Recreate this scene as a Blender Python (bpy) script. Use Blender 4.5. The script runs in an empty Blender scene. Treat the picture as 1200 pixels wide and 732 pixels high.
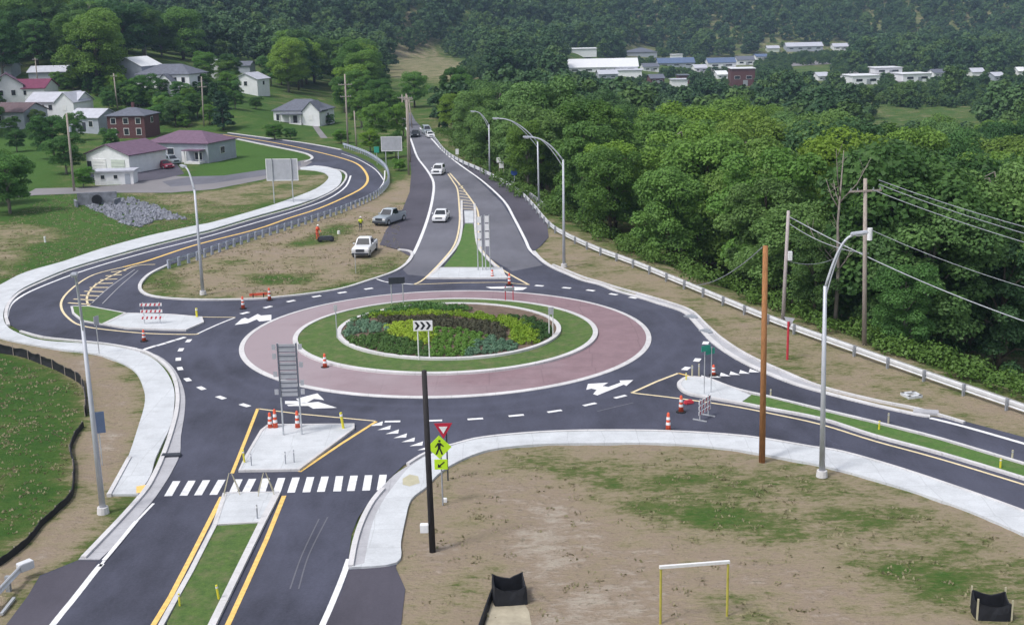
import bpy, bmesh, math, random
import numpy as np
from mathutils import Vector, Matrix
from mathutils.geometry import tessellate_polygon
R = math.radians
rnd = random.Random(7)
S = bpy.context.scene
COL = S.collection

# ---------------------------------------------------------------- camera, sky, sun, exposure
F, PITCH, ROLL, HC = 1450.0, 0.239031513, -0.022, 26.5116
cam_d = bpy.data.cameras.new('camera')
cam = bpy.data.objects.new('camera', cam_d)
COL.objects.link(cam)
cam_d.sensor_width = 36.0
cam_d.lens = 36.0 * F / 1200.0
cam_d.clip_start = 0.5
cam_d.clip_end = 6000.0
cam.matrix_world = Matrix.Translation((0, 0, HC)) @ Matrix.Rotation(math.pi / 2 - PITCH, 4, 'X') @ Matrix.Rotation(ROLL, 4, 'Z')
S.camera = cam

SUN_EL, SUN_AZ = 58.0, -125.0         # azimuth from +Y towards +X; the sun stands behind thin cloud, left and behind
w = bpy.data.worlds.new('World')
S.world = w
w.use_nodes = True
wn = w.node_tree.nodes
wl = w.node_tree.links
bg = wn['Background']
sky = wn.new('ShaderNodeTexSky')
sky.sky_type = 'NISHITA'
sky.sun_disc = False
sky.sun_elevation = R(SUN_EL)
sky.sun_rotation = R(SUN_AZ)
sky.air_density = 1.0
sky.dust_density = 3.0
hs = wn.new('ShaderNodeHueSaturation')
hs.inputs['Saturation'].default_value = 0.42
wl.new(sky.outputs[0], hs.inputs['Color'])
wl.new(hs.outputs[0], bg.inputs['Color'])
bg.inputs['Strength'].default_value = 0.125
sun_d = bpy.data.lights.new('sun', 'SUN')
sun_d.energy = 1.5
sun_d.angle = R(10)
sun_d.color = (1.0, 0.97, 0.93)
sun = bpy.data.objects.new('sun', sun_d)
COL.objects.link(sun)
sd = Vector((math.sin(R(SUN_AZ)) * math.cos(R(SUN_EL)), math.cos(R(SUN_AZ)) * math.cos(R(SUN_EL)), math.sin(R(SUN_EL))))
sun.rotation_euler = sd.to_track_quat('Z', 'Y').to_euler()
sun.location = (0, 0, 120)
S.view_settings.view_transform = 'Standard'
S.view_settings.look = 'None'
S.view_settings.exposure = 0.60
S.view_settings.gamma = 1.0
S.render.engine = 'CYCLES'
S.cycles.max_bounces = 5
S.cycles.diffuse_bounces = 3
S.cycles.glossy_bounces = 2
S.cycles.transmission_bounces = 3
S.cycles.volume_bounces = 0
S.cycles.transparent_max_bounces = 4
S.cycles.caustics_reflective = False
S.cycles.caustics_refractive = False

# ---------------------------------------------------------------- terrain and picture-to-place mapping
RAIL = np.array([(75, -60), (62, 0), (50, 40), (40.5, 66), (33.9, 78.3), (28, 89), (22.2, 103.9), (14.5, 124), (9, 141), (5.2, 156),
                 (1.5, 172), (-2.5, 188), (-8, 215), (-14.0, 255), (-19, 290), (-22, 330), (-20, 450), (0, 620), (60, 900), (140, 1300), (300, 2600)], float)


def line_dist(x, y, L):
    best = np.full(x.shape, 1e9)
    sgn = np.ones(x.shape)
    for (ax, ay), (bx, by) in zip(L[:-1], L[1:]):
        dx, dy = bx - ax, by - ay
        t = np.clip(((x - ax) * dx + (y - ay) * dy) / (dx * dx + dy * dy), 0, 1)
        d = np.hypot(x - ax - t * dx, y - ay - t * dy)
        cr = dx * (y - ay) - dy * (x - ax)
        m = d < best
        best = np.where(m, d, best)
        sgn = np.where(m, np.sign(-cr), sgn)
    return best * sgn


def sp(s, k):
    s = np.maximum(s, 0)
    return s * s / (s + k)


def ss(t):
    t = np.clip(t, 0, 1)
    return t * t * (3 - 2 * t)


def hfun(x, y):
    x = np.asarray(x, float)
    y = np.asarray(y, float)
    s = np.minimum(y - 290, -x - 44 - (y - 290) * 0.05)
    z = 70 * (1 - np.exp(-0.24 * sp(s, 14) / 70))
    d = line_dist(x, y, RAIL)
    z = z - 7 * ss((d - 1.6) / 17) - 9 * ss((d - 15) / 90)
    y0 = np.interp(x, [-400, -120, 120, 400, 1200], [520, 660, 1060, 1080, 980])
    hill = 0.30 * sp(y - y0, 40)
    hill = hill * (1 + 0.16 * np.sin(x * 0.012 + 1.2) + 0.08 * np.sin(x * 0.031 + y * 0.006))
    z = z + 230 * (1 - np.exp(-hill / 230))
    far = ss((y - 430) / 150)
    z = z + far * (1.2 * np.sin(x * 0.021 + 2) * np.cos(y * 0.013))
    return z


CR, SR, CP, SP_ = math.cos(ROLL), math.sin(ROLL), math.cos(PITCH), math.sin(PITCH)


def rays(px, py):
    x = (np.asarray(px, float) - 600) / F
    y = -(np.asarray(py, float) - 366) / F
    x, y = CR * x - SR * y, SR * x + CR * y
    return x, CP + y * SP_, -SP_ + y * CP


def pix(X, Y, Z):
    Z = Z - HC
    y = -(-Y * SP_ - Z * CP)
    y = Y * SP_ + Z * CP
    d = Y * CP - Z * SP_
    x = X / d
    y = y / d
    x, y = CR * x + SR * y, -SR * x + CR * y
    return 600 + F * x, 366 - F * y


TT = np.geomspace(25, 2600, 700)


def P1(px, py):
    dx, dy, dz = rays(px, py)
    X, Y, Z = dx * TT, dy * TT, HC + dz * TT
    g = Z - hfun(X, Y)
    k = np.argmax(g < 0) if (g < 0).any() else len(TT) - 1
    a, b = TT[max(k - 1, 0)], TT[k]
    for _ in range(22):
        m = (a + b) / 2
        if HC + dz * m - hfun(dx * m, dy * m) > 0:
            a = m
        else:
            b = m
    m = (a + b) / 2
    return Vector((float(dx * m), float(dy * m), float(HC + dz * m)))


def P0(px, py, z=0.0):
    dx, dy, dz = rays(px, py)
    t = (z - HC) / dz
    return (float(dx * t), float(dy * t))


def PY(px, py, Y):                       # the point at depth Y seen at a pixel
    dx, dy, dz = rays(px, py)
    t = Y / dy
    return Vector((float(dx * t), float(Y), float(HC + dz * t)))


def h_at(base, ytop):                    # height of an upright at base whose top shows at row ytop
    a, b = 0.0, 60.0
    for _ in range(40):
        m = (a + b) / 2
        if pix(base.x, base.y, base.z + m)[1] > ytop:
            a = m
        else:
            b = m
    return a


def ppm(p):                              # pixels per metre at a point
    return F / (p.y * CP + (HC - p.z) * SP_)


def PL(pts, z=0.0):
    return [P0(a, b, z) for a, b in pts]


def smooth(pts, n=6, closed=False):
    P = [np.array(p, float) for p in pts]
    out = []
    N = len(P)
    for i in range(N if closed else N - 1):
        p0 = P[(i - 1) % N] if closed or i > 0 else P[0]
        p1, p2 = P[i], P[(i + 1) % N]
        p3 = P[(i + 2) % N] if closed or i + 2 < N else P[-1]
        for k in range(n):
            t = k / n
            q = 0.5 * ((2 * p1) + (-p0 + p2) * t + (2 * p0 - 5 * p1 + 4 * p2 - p3) * t * t + (-p0 + 3 * p1 - 3 * p2 + p3) * t ** 3)
            out.append(tuple(q))
    if not closed:
        out.append(tuple(P[-1]))
    return out


def inpoly(x, y, poly):
    x = np.asarray(x, float)
    y = np.asarray(y, float)
    c = np.zeros(x.shape, bool)
    n = len(poly)
    for i in range(n):
        x1, y1 = poly[i][:2]
        x2, y2 = poly[(i + 1) % n][:2]
        if y1 == y2:
            continue
        c ^= ((y1 > y) != (y2 > y)) & (x < (x2 - x1) * (y - y1) / (y2 - y1) + x1)
    return c


# ---------------------------------------------------------------- materials
MATS = {}


def nodes_of(name):
    m = bpy.data.materials.new(name)
    m.use_nodes = True
    nt = m.node_tree
    return m, nt, nt.nodes['Principled BSDF']


def lk(nt, a, b):
    nt.links.new(a, b)


def nz(nt, coord, scale, detail=4, rough=0.6, vec=None):
    n = nt.nodes.new('ShaderNodeTexNoise')
    n.inputs['Scale'].default_value = scale
    n.inputs['Detail'].default_value = detail
    n.inputs['Roughness'].default_value = rough
    if coord is not None:
        if vec:
            mp = nt.nodes.new('ShaderNodeMapping')
            mp.inputs['Scale'].default_value = vec
            lk(nt, coord, mp.inputs['Vector'])
            coord = mp.outputs[0]
        lk(nt, coord, n.inputs['Vector'])
    return n.outputs['Fac']


def ramp(nt, fac, stops):
    r = nt.nodes.new('ShaderNodeValToRGB')
    e = r.color_ramp.elements
    e[0].position, e[0].color = stops[0][0], (*stops[0][1], 1)
    e[1].position, e[1].color = stops[-1][0], (*stops[-1][1], 1)
    for p, c in stops[1:-1]:
        q = e.new(p)
        q.color = (*c, 1)
    lk(nt, fac, r.inputs[0])
    return r.outputs[0]


def mth(nt, op, a, b=None, clamp=False):
    m = nt.nodes.new('ShaderNodeMath')
    m.operation = op
    m.use_clamp = clamp
    for i, v in enumerate((a, b)):
        if v is None:
            continue
        if isinstance(v, (int, float)):
            m.inputs[i].default_value = v
        else:
            lk(nt, v, m.inputs[i])
    return m.outputs[0]


def mixc(nt, fac, a, b, mode='MIX'):
    m = nt.nodes.new('ShaderNodeMix')
    m.data_type = 'RGBA'
    m.blend_type = mode
    for sock, v in ((m.inputs[0], fac), (m.inputs[6], a), (m.inputs[7], b)):
        if isinstance(v, (int, float)):
            sock.default_value = v
        elif isinstance(v, tuple):
            sock.default_value = (*v, 1)
        else:
            lk(nt, v, sock)
    return m.outputs[2]


def M(name, col=(.5, .5, .5), rough=.7, var=.18, scale=2.0, metal=0.0, bump=0.0, spec=.35, vec=None, coord='Object'):
    if name in MATS:
        return MATS[name]
    m, nt, b = nodes_of(name)
    tc = nt.nodes.new('ShaderNodeTexCoord')
    if coord == 'World':
        g = nt.nodes.new('ShaderNodeNewGeometry')
        co = g.outputs['Position']
    else:
        co = tc.outputs['Object']
    f = nz(nt, co, scale, 5, .62, vec)
    lo = tuple(max(0, c * (1 - var)) for c in col)
    hi = tuple(min(1, c * (1 + var)) for c in col)
    lk(nt, ramp(nt, f, [(.3, lo), (.7, hi)]), b.inputs['Base Color'])
    b.inputs['Roughness'].default_value = rough
    b.inputs['Metallic'].default_value = metal
    b.inputs['Specular IOR Level'].default_value = spec
    if bump:
        bp = nt.nodes.new('ShaderNodeBump')
        bp.inputs['Strength'].default_value = bump
        bp.inputs['Distance'].default_value = .05
        lk(nt, nz(nt, co, scale * 6, 3), bp.inputs['Height'])
        lk(nt, bp.outputs[0], b.inputs['Normal'])
    MATS[name] = m
    return m


def asphalt(name, col, patch=.25, tint=(1, 1, 1)):
    m, nt, b = nodes_of(name)
    g = nt.nodes.new('ShaderNodeNewGeometry')
    co = g.outputs['Position']
    big = nz(nt, co, .09, 4, .55)
    mid = nz(nt, co, .55, 5, .7, (1, .35, 1))
    fine = nz(nt, co, 6, 5, .85)
    s = mth(nt, 'ADD', mth(nt, 'MULTIPLY', big, .45), mth(nt, 'MULTIPLY', mid, .3))
    s = mth(nt, 'ADD', s, mth(nt, 'MULTIPLY', fine, .25))
    lo = tuple(c * (1 - patch) for c in col)
    hi = tuple(c * (1 + patch) for c in col)
    c = ramp(nt, s, [(.36, lo), (.5, col), (.66, hi)])
    streak = nz(nt, co, .35, 5, .8, (1.0, .5, 1))
    c = mixc(nt, mth(nt, 'MULTIPLY', mth(nt, 'GREATER_THAN', streak, .66), .25), c, tuple(min(1, v * 1.9) for v in col))
    # paler wheel paths worn round the circle, darker oil line between them
    vm = nt.nodes.new('ShaderNodeVectorMath')
    vm.operation = 'DISTANCE'
    flat = nt.nodes.new('ShaderNodeMapping')
    flat.inputs['Scale'].default_value = (1, 1, 0)
    lk(nt, co, flat.inputs['Vector'])
    lk(nt, flat.outputs[0], vm.inputs[0])
    vm.inputs[1].default_value = (-5.48, 101.33, 0)
    wob = mth(nt, 'ADD', vm.outputs['Value'], mth(nt, 'MULTIPLY', nz(nt, co, .12, 2), 1.6))
    tr = mth(nt, 'SUBTRACT', 1.0, mth(nt, 'MULTIPLY', mth(nt, 'ABSOLUTE', mth(nt, 'SUBTRACT', wob, 20.3)), 1.6), True)
    tr2 = mth(nt, 'SUBTRACT', 1.0, mth(nt, 'MULTIPLY', mth(nt, 'ABSOLUTE', mth(nt, 'SUBTRACT', wob, 22.4)), 1.6), True)
    wear = mth(nt, 'MULTIPLY', mth(nt, 'ADD', tr, tr2), mth(nt, 'MULTIPLY', nz(nt, co, .8, 4, .7), .5))
    c = mixc(nt, wear, c, tuple(min(1, v * 1.6) for v in col))
    dust = nz(nt, co, .05, 3, .5)
    c = mixc(nt, mth(nt, 'MULTIPLY', mth(nt, 'SUBTRACT', dust, .52), 2.2, True), c, tuple(v * k for v, k in zip(col, (1.5, 1.48, 1.42))))
    lk(nt, c, b.inputs['Base Color'])
    b.inputs['Roughness'].default_value = .82
    b.inputs['Specular IOR Level'].default_value = .3
    bp = nt.nodes.new('ShaderNodeBump')
    bp.inputs['Strength'].default_value = .35
    bp.inputs['Distance'].default_value = .02
    lk(nt, nz(nt, co, 30, 3), bp.inputs['Height'])
    lk(nt, bp.outputs[0], b.inputs['Normal'])
    MATS[name] = m
    return m


asphalt('asphalt', (.060, .063, .092), .55)
asphalt('asphalt_old', (.132, .133, .160), .3)
asphalt('asphalt_shoulder', (.075, .070, .092), .3)
asphalt('lane_gravel', (.21, .20, .21), .15)


def concrete(name, col, joint=2.2):
    m, nt, b = nodes_of(name)
    g = nt.nodes.new('ShaderNodeNewGeometry')
    co = g.outputs['Position']
    n1 = nz(nt, co, .5, 5, .65)
    n2 = nz(nt, co, 7, 4, .7)
    s = mth(nt, 'ADD', mth(nt, 'MULTIPLY', n1, .65), mth(nt, 'MULTIPLY', n2, .35))
    c = ramp(nt, s, [(.35, tuple(v * .82 for v in col)), (.65, tuple(min(1, v * 1.1) for v in col))])
    v = nt.nodes.new('ShaderNodeTexVoronoi')
    v.feature = 'DISTANCE_TO_EDGE'
    v.inputs['Scale'].default_value = 1 / joint
    v.inputs['Randomness'].default_value = .12
    lk(nt, co, v.inputs['Vector'])
    j = mth(nt, 'LESS_THAN', v.outputs['Distance'], .012)
    c = mixc(nt, mth(nt, 'MULTIPLY', j, .28), c, tuple(x * .5 for x in col))
    st = nz(nt, co, .9, 6, .8)
    c = mixc(nt, mth(nt, 'MULTIPLY', mth(nt, 'SUBTRACT', st, .54), 2.6, True), c, tuple(x * .68 for x in col))
    lk(nt, c, b.inputs['Base Color'])
    b.inputs['Roughness'].default_value = .85
    b.inputs['Specular IOR Level'].default_value = .25
    MATS[name] = m
    return m


concrete('sidewalk', (.55, .57, .60))
concrete('kerb', (.60, .59, .60), 3.0)
concrete('gutter', (.42, .42, .45), 3.0)
concrete('apron', (.250, .170, .190), 4.0)


def apron_mix():
    nt = MATS['apron'].node_tree
    b = nt.nodes['Principled BSDF']
    old = b.inputs['Base Color'].links[0].from_socket
    g = nt.nodes.new('ShaderNodeNewGeometry')
    sx = nt.nodes.new('ShaderNodeSeparateXYZ')
    lk(nt, g.outputs['Position'], sx.inputs[0])
    n = nz(nt, g.outputs['Position'], .22, 4, .6)
    worn = mth(nt, 'ADD', mth(nt, 'MULTIPLY', mth(nt, 'SUBTRACT', 4.0, sx.outputs[0]), .045), mth(nt, 'MULTIPLY', mth(nt, 'SUBTRACT', n, .5), 1.6), True)
    lk(nt, mixc(nt, mth(nt, 'MULTIPLY', worn, .8), old, (.34, .285, .31)), b.inputs['Base Color'])


apron_mix()
M('white_paint', (.74, .74, .76), .6, .18, 3.0, coord='World')
M('yellow_paint', (.78, .52, .16), .6, .2, 3.0, coord='World')
M('pale_yellow_paint', (.74, .62, .40), .6, .15, 3.0, coord='World')
M('galvanised', (.50, .52, .55), .45, .12, 3, .35)
M('rail_blue', (.42, .46, .56), .5, .2, 1.5, .15)
M('rail_steel', (.66, .67, .70), .5, .12, 1.5, .15)
M('galvanised_dull', (.36, .38, .42), .5, .2, 3, .4)
M('lamp_metal', (.50, .52, .58), .5, .1, 1, .2)
M('dark_metal', (.05, .055, .07), .5, .2, 3, .3)
M('weathered_wood', (.36, .31, .28), .9, .3, 6, vec=(4, 4, .4))
M('dark_wood', (.03, .027, .030), .85, .4, 6, vec=(4, 4, .4))
M('orange_wood', (.33, .155, .065), .85, .35, 5, vec=(4, 4, .5))
M('grey_wood', (.42, .37, .37), .9, .25, 6, vec=(4, 4, .4))
M('bark', (.10, .08, .065), .95, .3, 3, bump=.4)
M('pale_bark', (.24, .21, .19), .95, .25, 3)
M('orange_plastic', (.65, .10, .05), .5, .1, 3)
M('red_plastic', (.50, .04, .06), .5, .15, 3)
M('white_plastic', (.75, .75, .76), .5, .08, 3)
M('yellow_plastic', (.70, .62, .05), .5, .1, 3)
M('tan_plastic', (.45, .42, .30), .6, .1, 3)
M('black_rubber', (.02, .02, .022), .8, .2, 5)
M('black_fabric', (.012, .013, .018), .7, .4, 3)
M('sign_lime', (.50, .78, .03), .45, .06, 2)
M('sign_red', (.45, .02, .05), .45, .08, 2)
M('sign_white', (.78, .78, .80), .45, .05, 2)
M('sign_black', (.015, .015, .02), .5, .1, 2)
M('sign_green', (.03, .30, .22), .45, .1, 2)
M('sign_blue', (.04, .10, .38), .45, .1, 2)
M('sign_back', (.46, .47, .52), .5, .12, 1, .35)
M('brick', (.115, .052, .055), .9, .3, 4)
M('siding_white', (.76, .77, .80), .75, .07, 1)
M('siding_grey', (.36, .39, .45), .75, .1, 1)
M('siding_green', (.55, .60, .55), .75, .08, 1)
M('roof_purple', (.15, .092, .14), .7, .18, 1.5)
M('roof_maroon', (.16, .035, .08), .7, .2, 1.5)
M('roof_grey', (.12, .13, .165), .8, .2, 1.5)
M('roof_light', (.45, .46, .52), .6, .12, 1)
M('roof_metal', (.70, .71, .74), .5, .08, 1)
M('roof_brown', (.13, .09, .10), .8, .25, 1.5)
M('roof_blue', (.10, .14, .24), .7, .2, 1)
M('trim_white', (.75, .75, .77), .6, .05, 2)
M('glass_dark', (.03, .035, .045), .12, .2, 2, 0, spec=.7)
M('car_glass', (.018, .022, .03), .08, .1, 2, 0, spec=.8)
M('car_white', (.74, .75, .78), .3, .03, 1)
M('car_silver', (.40, .45, .50), .3, .05, 1, .4)
M('car_red', (.25, .02, .05), .3, .05, 1)
M('car_dark', (.03, .035, .045), .3, .05, 1)
M('pale_soil', (.37, .33, .25), .95, .25, 1.2, coord='World')
M('rock', (.21, .22, .26), .95, .35, 1.2, coord='World')
M('soil_brown', (.14, .10, .075), .95, .3, 1.5, coord='World')
M('skin', (.45, .28, .20), .7, .05, 3)
M('denim', (.05, .06, .10), .9, .2, 6)
M('vest_yellow', (.62, .70, .05), .7, .1, 4)
M('vest_orange', (.80, .13, .07), .7, .1, 4)


# lawns, dry grass and soil: cover.r = how dry, cover.g = how bright the living grass is
def ground_material():
    m, nt, b = nodes_of('ground_cover')
    g = nt.nodes.new('ShaderNodeNewGeometry')
    co = g.outputs['Position']
    at = nt.nodes.new('ShaderNodeAttribute')
    at.attribute_name = 'cover'
    sep = nt.nodes.new('ShaderNodeSeparateColor')
    lk(nt, at.outputs['Color'], sep.inputs[0])
    dry, br = sep.outputs[0], sep.outputs[1]
    a = nz(nt, co, .16, 6, .68)
    c2 = nz(nt, co, .7, 6, .74, (.6, 1.1, 1))
    c3 = nz(nt, co, 3.0, 5, .8, (.5, 1.1, 1))
    v = mth(nt, 'ADD', dry, mth(nt, 'MULTIPLY', mth(nt, 'SUBTRACT', a, .5), .95))
    v = mth(nt, 'ADD', v, mth(nt, 'MULTIPLY', mth(nt, 'SUBTRACT', c2, .5), .75))
    v = mth(nt, 'ADD', v, mth(nt, 'MULTIPLY', mth(nt, 'SUBTRACT', c3, .5), .75), True)
    base = ramp(nt, v, [(.0, (.030, .085, .016)), (.26, (.058, .115, .024)), (.42, (.115, .135, .048)), (.54, (.245, .215, .130)),
                        (.68, (.305, .250, .178)), (.80, (.285, .225, .172)), (.9, (.345, .290, .235)), (1.0, (.40, .35, .29))])
    bright = ramp(nt, c3, [(.3, (.045, .110, .022)), (.7, (.095, .180, .040))])
    f = mth(nt, 'MULTIPLY', br, mth(nt, 'SUBTRACT', 1.0, mth(nt, 'MULTIPLY', v, 1.6), True))
    col = mixc(nt, f, base, bright)
    spk = nz(nt, co, 2.2, 3, .8)
    col = mixc(nt, mth(nt, 'MULTIPLY', mth(nt, 'SUBTRACT', spk, .56), 3.2, True), col, (.075, .075, .04))
    sp2 = nz(nt, co, 4.5, 3, .8, (.7, .3, 1))
    col = mixc(nt, mth(nt, 'MULTIPLY', mth(nt, 'MULTIPLY', mth(nt, 'SUBTRACT', sp2, .58), 4.0, True), v), col, (.40, .35, .27))
    lk(nt, col, b.inputs['Base Color'])
    b.inputs['Roughness'].default_value = .95
    b.inputs['Specular IOR Level'].default_value = .1
    bp = nt.nodes.new('ShaderNodeBump')
    bp.inputs['Strength'].default_value = .9
    bp.inputs['Distance'].default_value = .22
    lk(nt, mth(nt, 'ADD', c3, c2), bp.inputs['Height'])
    lk(nt, bp.outputs[0], b.inputs['Normal'])
    MATS['ground'] = m
    return m


ground_material()


def grass_sheet_mat(name, lo, hi, dryc=(.16, .17, .07), thr=.58):
    m, nt, b = nodes_of(name)
    g = nt.nodes.new('ShaderNodeNewGeometry')
    co = g.outputs['Position']
    f = nz(nt, co, 2.6, 6, .85)
    f2 = nz(nt, co, .8, 5, .75)
    c = ramp(nt, f, [(.3, lo), (.7, hi)])
    c = mixc(nt, mth(nt, 'MULTIPLY', mth(nt, 'SUBTRACT', f2, thr - .12), 3.5, True), c, dryc)
    lk(nt, c, b.inputs['Base Color'])
    b.inputs['Roughness'].default_value = .95
    bp = nt.nodes.new('ShaderNodeBump')
    bp.inputs['Strength'].default_value = .8
    bp.inputs['Distance'].default_value = .12
    lk(nt, f, bp.inputs['Height'])
    lk(nt, bp.outputs[0], b.inputs['Normal'])
    MATS[name] = m


grass_sheet_mat('island_grass', (.030, .080, .014), (.115, .190, .036), (.17, .16, .08), .60)
grass_sheet_mat('verge_grass', (.045, .115, .018), (.10, .20, .038), (.14, .17, .065), .60)


def leaf_mat(name, dark, light, tint=True, trans=.25, sc=.35, warm=(1.25, 1.1, .55)):
    m, nt, b = nodes_of(name)
    tc = nt.nodes.new('ShaderNodeTexCoord')
    oi = nt.nodes.new('ShaderNodeObjectInfo')
    n = nz(nt, tc.outputs['Object'], sc, 3, .6)
    fine = nz(nt, tc.outputs['Object'], 4.5, 3, .75)
    f = mth(nt, 'ADD', mth(nt, 'MULTIPLY', n, .65), mth(nt, 'MULTIPLY', fine, .35))
    f = mth(nt, 'ADD', f, mth(nt, 'MULTIPLY', mth(nt, 'SUBTRACT', oi.outputs['Random'], .5), .26), True)
    c = ramp(nt, f, [(.33, dark), (.70, light)])
    r2 = mth(nt, 'FRACT', mth(nt, 'MULTIPLY', oi.outputs['Random'], 7.31))
    wv = tuple(min(1, a * k) for a, k in zip(light, warm))
    c = mixc(nt, mth(nt, 'MULTIPLY', mth(nt, 'GREATER_THAN', r2, .74), .45), c, wv)
    if tint:
        c = mixc(nt, 1.0, c, oi.outputs['Color'], 'MULTIPLY')
    lk(nt, c, b.inputs['Base Color'])
    b.inputs['Roughness'].default_value = .55
    b.inputs['Specular IOR Level'].default_value = .25
    if trans:
        t = nt.nodes.new('ShaderNodeBsdfTranslucent')
        lk(nt, c, t.inputs['Color'])
        mx = nt.nodes.new('ShaderNodeMixShader')
        mx.inputs[0].default_value = trans
        lk(nt, b.outputs[0], mx.inputs[1])
        lk(nt, t.outputs[0], mx.inputs[2])
        lk(nt, mx.outputs[0], nt.nodes['Material Output'].inputs['Surface'])
    MATS[name] = m


leaf_mat('leaves', (.042, .105, .026), (.160, .300, .070), trans=.36)
leaf_mat('leaves_far', (.022, .064, .024), (.082, .160, .052), tint=False, trans=.15)
leaf_mat('needles', (.014, .040, .022), (.030, .075, .035), trans=.1)
leaf_mat('shrub_dark', (.035, .085, .022), (.085, .170, .040), trans=.15, sc=1)
leaf_mat('shrub_green', (.050, .130, .030), (.11, .24, .050), trans=.15, sc=1)
leaf_mat('shrub_blue', (.09, .18, .11), (.19, .31, .20), trans=.15, sc=1)
leaf_mat('shrub_lime', (.17, .29, .02), (.38, .50, .05), trans=.2, sc=1, warm=(1, 1, 1))
leaf_mat('shrub_purple', (.028, .032, .022), (.085, .085, .050), trans=.1, sc=1, warm=(1, 1, 1))


# ---------------------------------------------------------------- mesh helpers
class MB:
    def __init__(s):
        s.v, s.f = [], []

    def add(s, vs, fs):
        o = len(s.v)
        s.v += [tuple(v) for v in vs]
        s.f += [tuple(i + o for i in f) for f in fs]
        return s

    def box(s, c, d, rz=0.0, taper=1.0, mat=None):
        x, y, z = d[0] / 2, d[1] / 2, d[2] / 2
        vs = []
        for k, (a, b, e) in enumerate([(-1, -1, -1), (1, -1, -1), (1, 1, -1), (-1, 1, -1), (-1, -1, 1), (1, -1, 1), (1, 1, 1), (-1, 1, 1)]):
            t = taper if e > 0 else 1
            v = Vector((a * x * t, b * y * t, e * z))
            if mat is not None:
                v = mat @ v
            elif rz:
                v = Matrix.Rotation(rz, 3, 'Z') @ v
            vs.append(v + Vector(c))
        return s.add(vs, [(0, 3, 2, 1), (4, 5, 6, 7), (0, 1, 5, 4), (1, 2, 6, 5), (2, 3, 7, 6), (3, 0, 4, 7)])

    def bar(s, a, b, wd, ht):
        a, b = Vector(a), Vector(b)
        d = b - a
        q = d.to_track_quat('X', 'Z').to_matrix()
        return s.box((a + b) / 2, (d.length, wd, ht), mat=q)

    def tube(s, pts, rads, n=8, cap=True):
        pts = [Vector(p) for p in pts]
        if isinstance(rads, (int, float)):
            rads = [rads] * len(pts)
        vs, fs = [], []
        up = None
        for i, p in enumerate(pts):
            t = (pts[min(i + 1, len(pts) - 1)] - pts[max(i - 1, 0)])
            t.normalize()
            if up is None:
                up = Vector((1, 0, 0)) if abs(t.z) > .9 else Vector((0, 0, 1))
            u = t.cross(up).normalized()
            v = u.cross(t).normalized()
            up = v if abs(t.z) <= .9 else up
            u = t.cross(up).normalized()
            v = u.cross(t).normalized()
            for k in range(n):
                a = 2 * math.pi * k / n
                vs.append(p + (u * math.cos(a) + v * math.sin(a)) * rads[i])
        for i in range(len(pts) - 1):
            for k in range(n):
                fs.append((i * n + k, i * n + (k + 1) % n, (i + 1) * n + (k + 1) % n, (i + 1) * n + k))
        if cap:
            fs.append(tuple(range(n))[::-1])
            fs.append(tuple(range((len(pts) - 1) * n, len(pts) * n)))
        return s.add(vs, fs)

    def prism(s, prof, axis, a, b):          # profile polygon in the two other axes, from a to b along axis
        n = len(prof)

        def mk(p, t):
            return {'x': (t, p[0], p[1]), 'y': (p[0], t, p[1]), 'z': (p[0], p[1], t)}[axis]
        vs = [mk(p, a) for p in prof] + [mk(p, b) for p in prof]
        fs = [tuple(range(n))[::-1], tuple(range(n, 2 * n))] + [(i, (i + 1) % n, n + (i + 1) % n, n + i) for i in range(n)]
        return s.add(vs, fs)

    def build(s, name, mat, parent=None, smooth=False, bevel=0, loc=None):
        me = bpy.data.meshes.new(name)
        me.from_pydata([tuple(v) for v in s.v], [], s.f)
        me.validate()
        if bevel:
            bm = bmesh.new()
            bm.from_mesh(me)
            bmesh.ops.recalc_face_normals(bm, faces=bm.faces)
            bmesh.ops.bevel(bm, geom=[e for e in bm.edges if len(e.link_faces) == 2 and e.calc_face_angle(0) > .5], offset=bevel, segments=2, affect='EDGES')
            bm.to_mesh(me)
            bm.free()
        else:
            bm = bmesh.new()
            bm.from_mesh(me)
            bmesh.ops.recalc_face_normals(bm, faces=bm.faces)
            bm.to_mesh(me)
            bm.free()
        if smooth:
            me.polygons.foreach_set('use_smooth', [True] * len(me.polygons))
        me.materials.append(MATS[mat] if isinstance(mat, str) else mat)
        o = bpy.data.objects.new(name, me)
        COL.objects.link(o)
        if parent is not None:
            o.parent = parent
        if loc is not None:
            o.location = loc
        return o


def tag(o, label=None, cat=None, group=None, kind=None):
    if label:
        o['label'] = label
    if cat:
        o['category'] = cat
    if group:
        o['group'] = group
    if kind:
        o['kind'] = kind
    return o


def thing(name, label, cat, loc=(0, 0, 0), rz=0.0, group=None):
    o = bpy.data.objects.new(name, None)
    o.empty_display_size = .5
    COL.objects.link(o)
    o.location = loc
    o.rotation_euler = (0, 0, rz)
    return tag(o, label, cat, group)


def copy_tree(o, parent=None):
    c = o.copy()
    COL.objects.link(c)
    c.parent = parent
    for ch in [k for k in bpy.data.objects if k.parent == o and k is not c]:
        copy_tree(ch, c)
    return c


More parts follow.
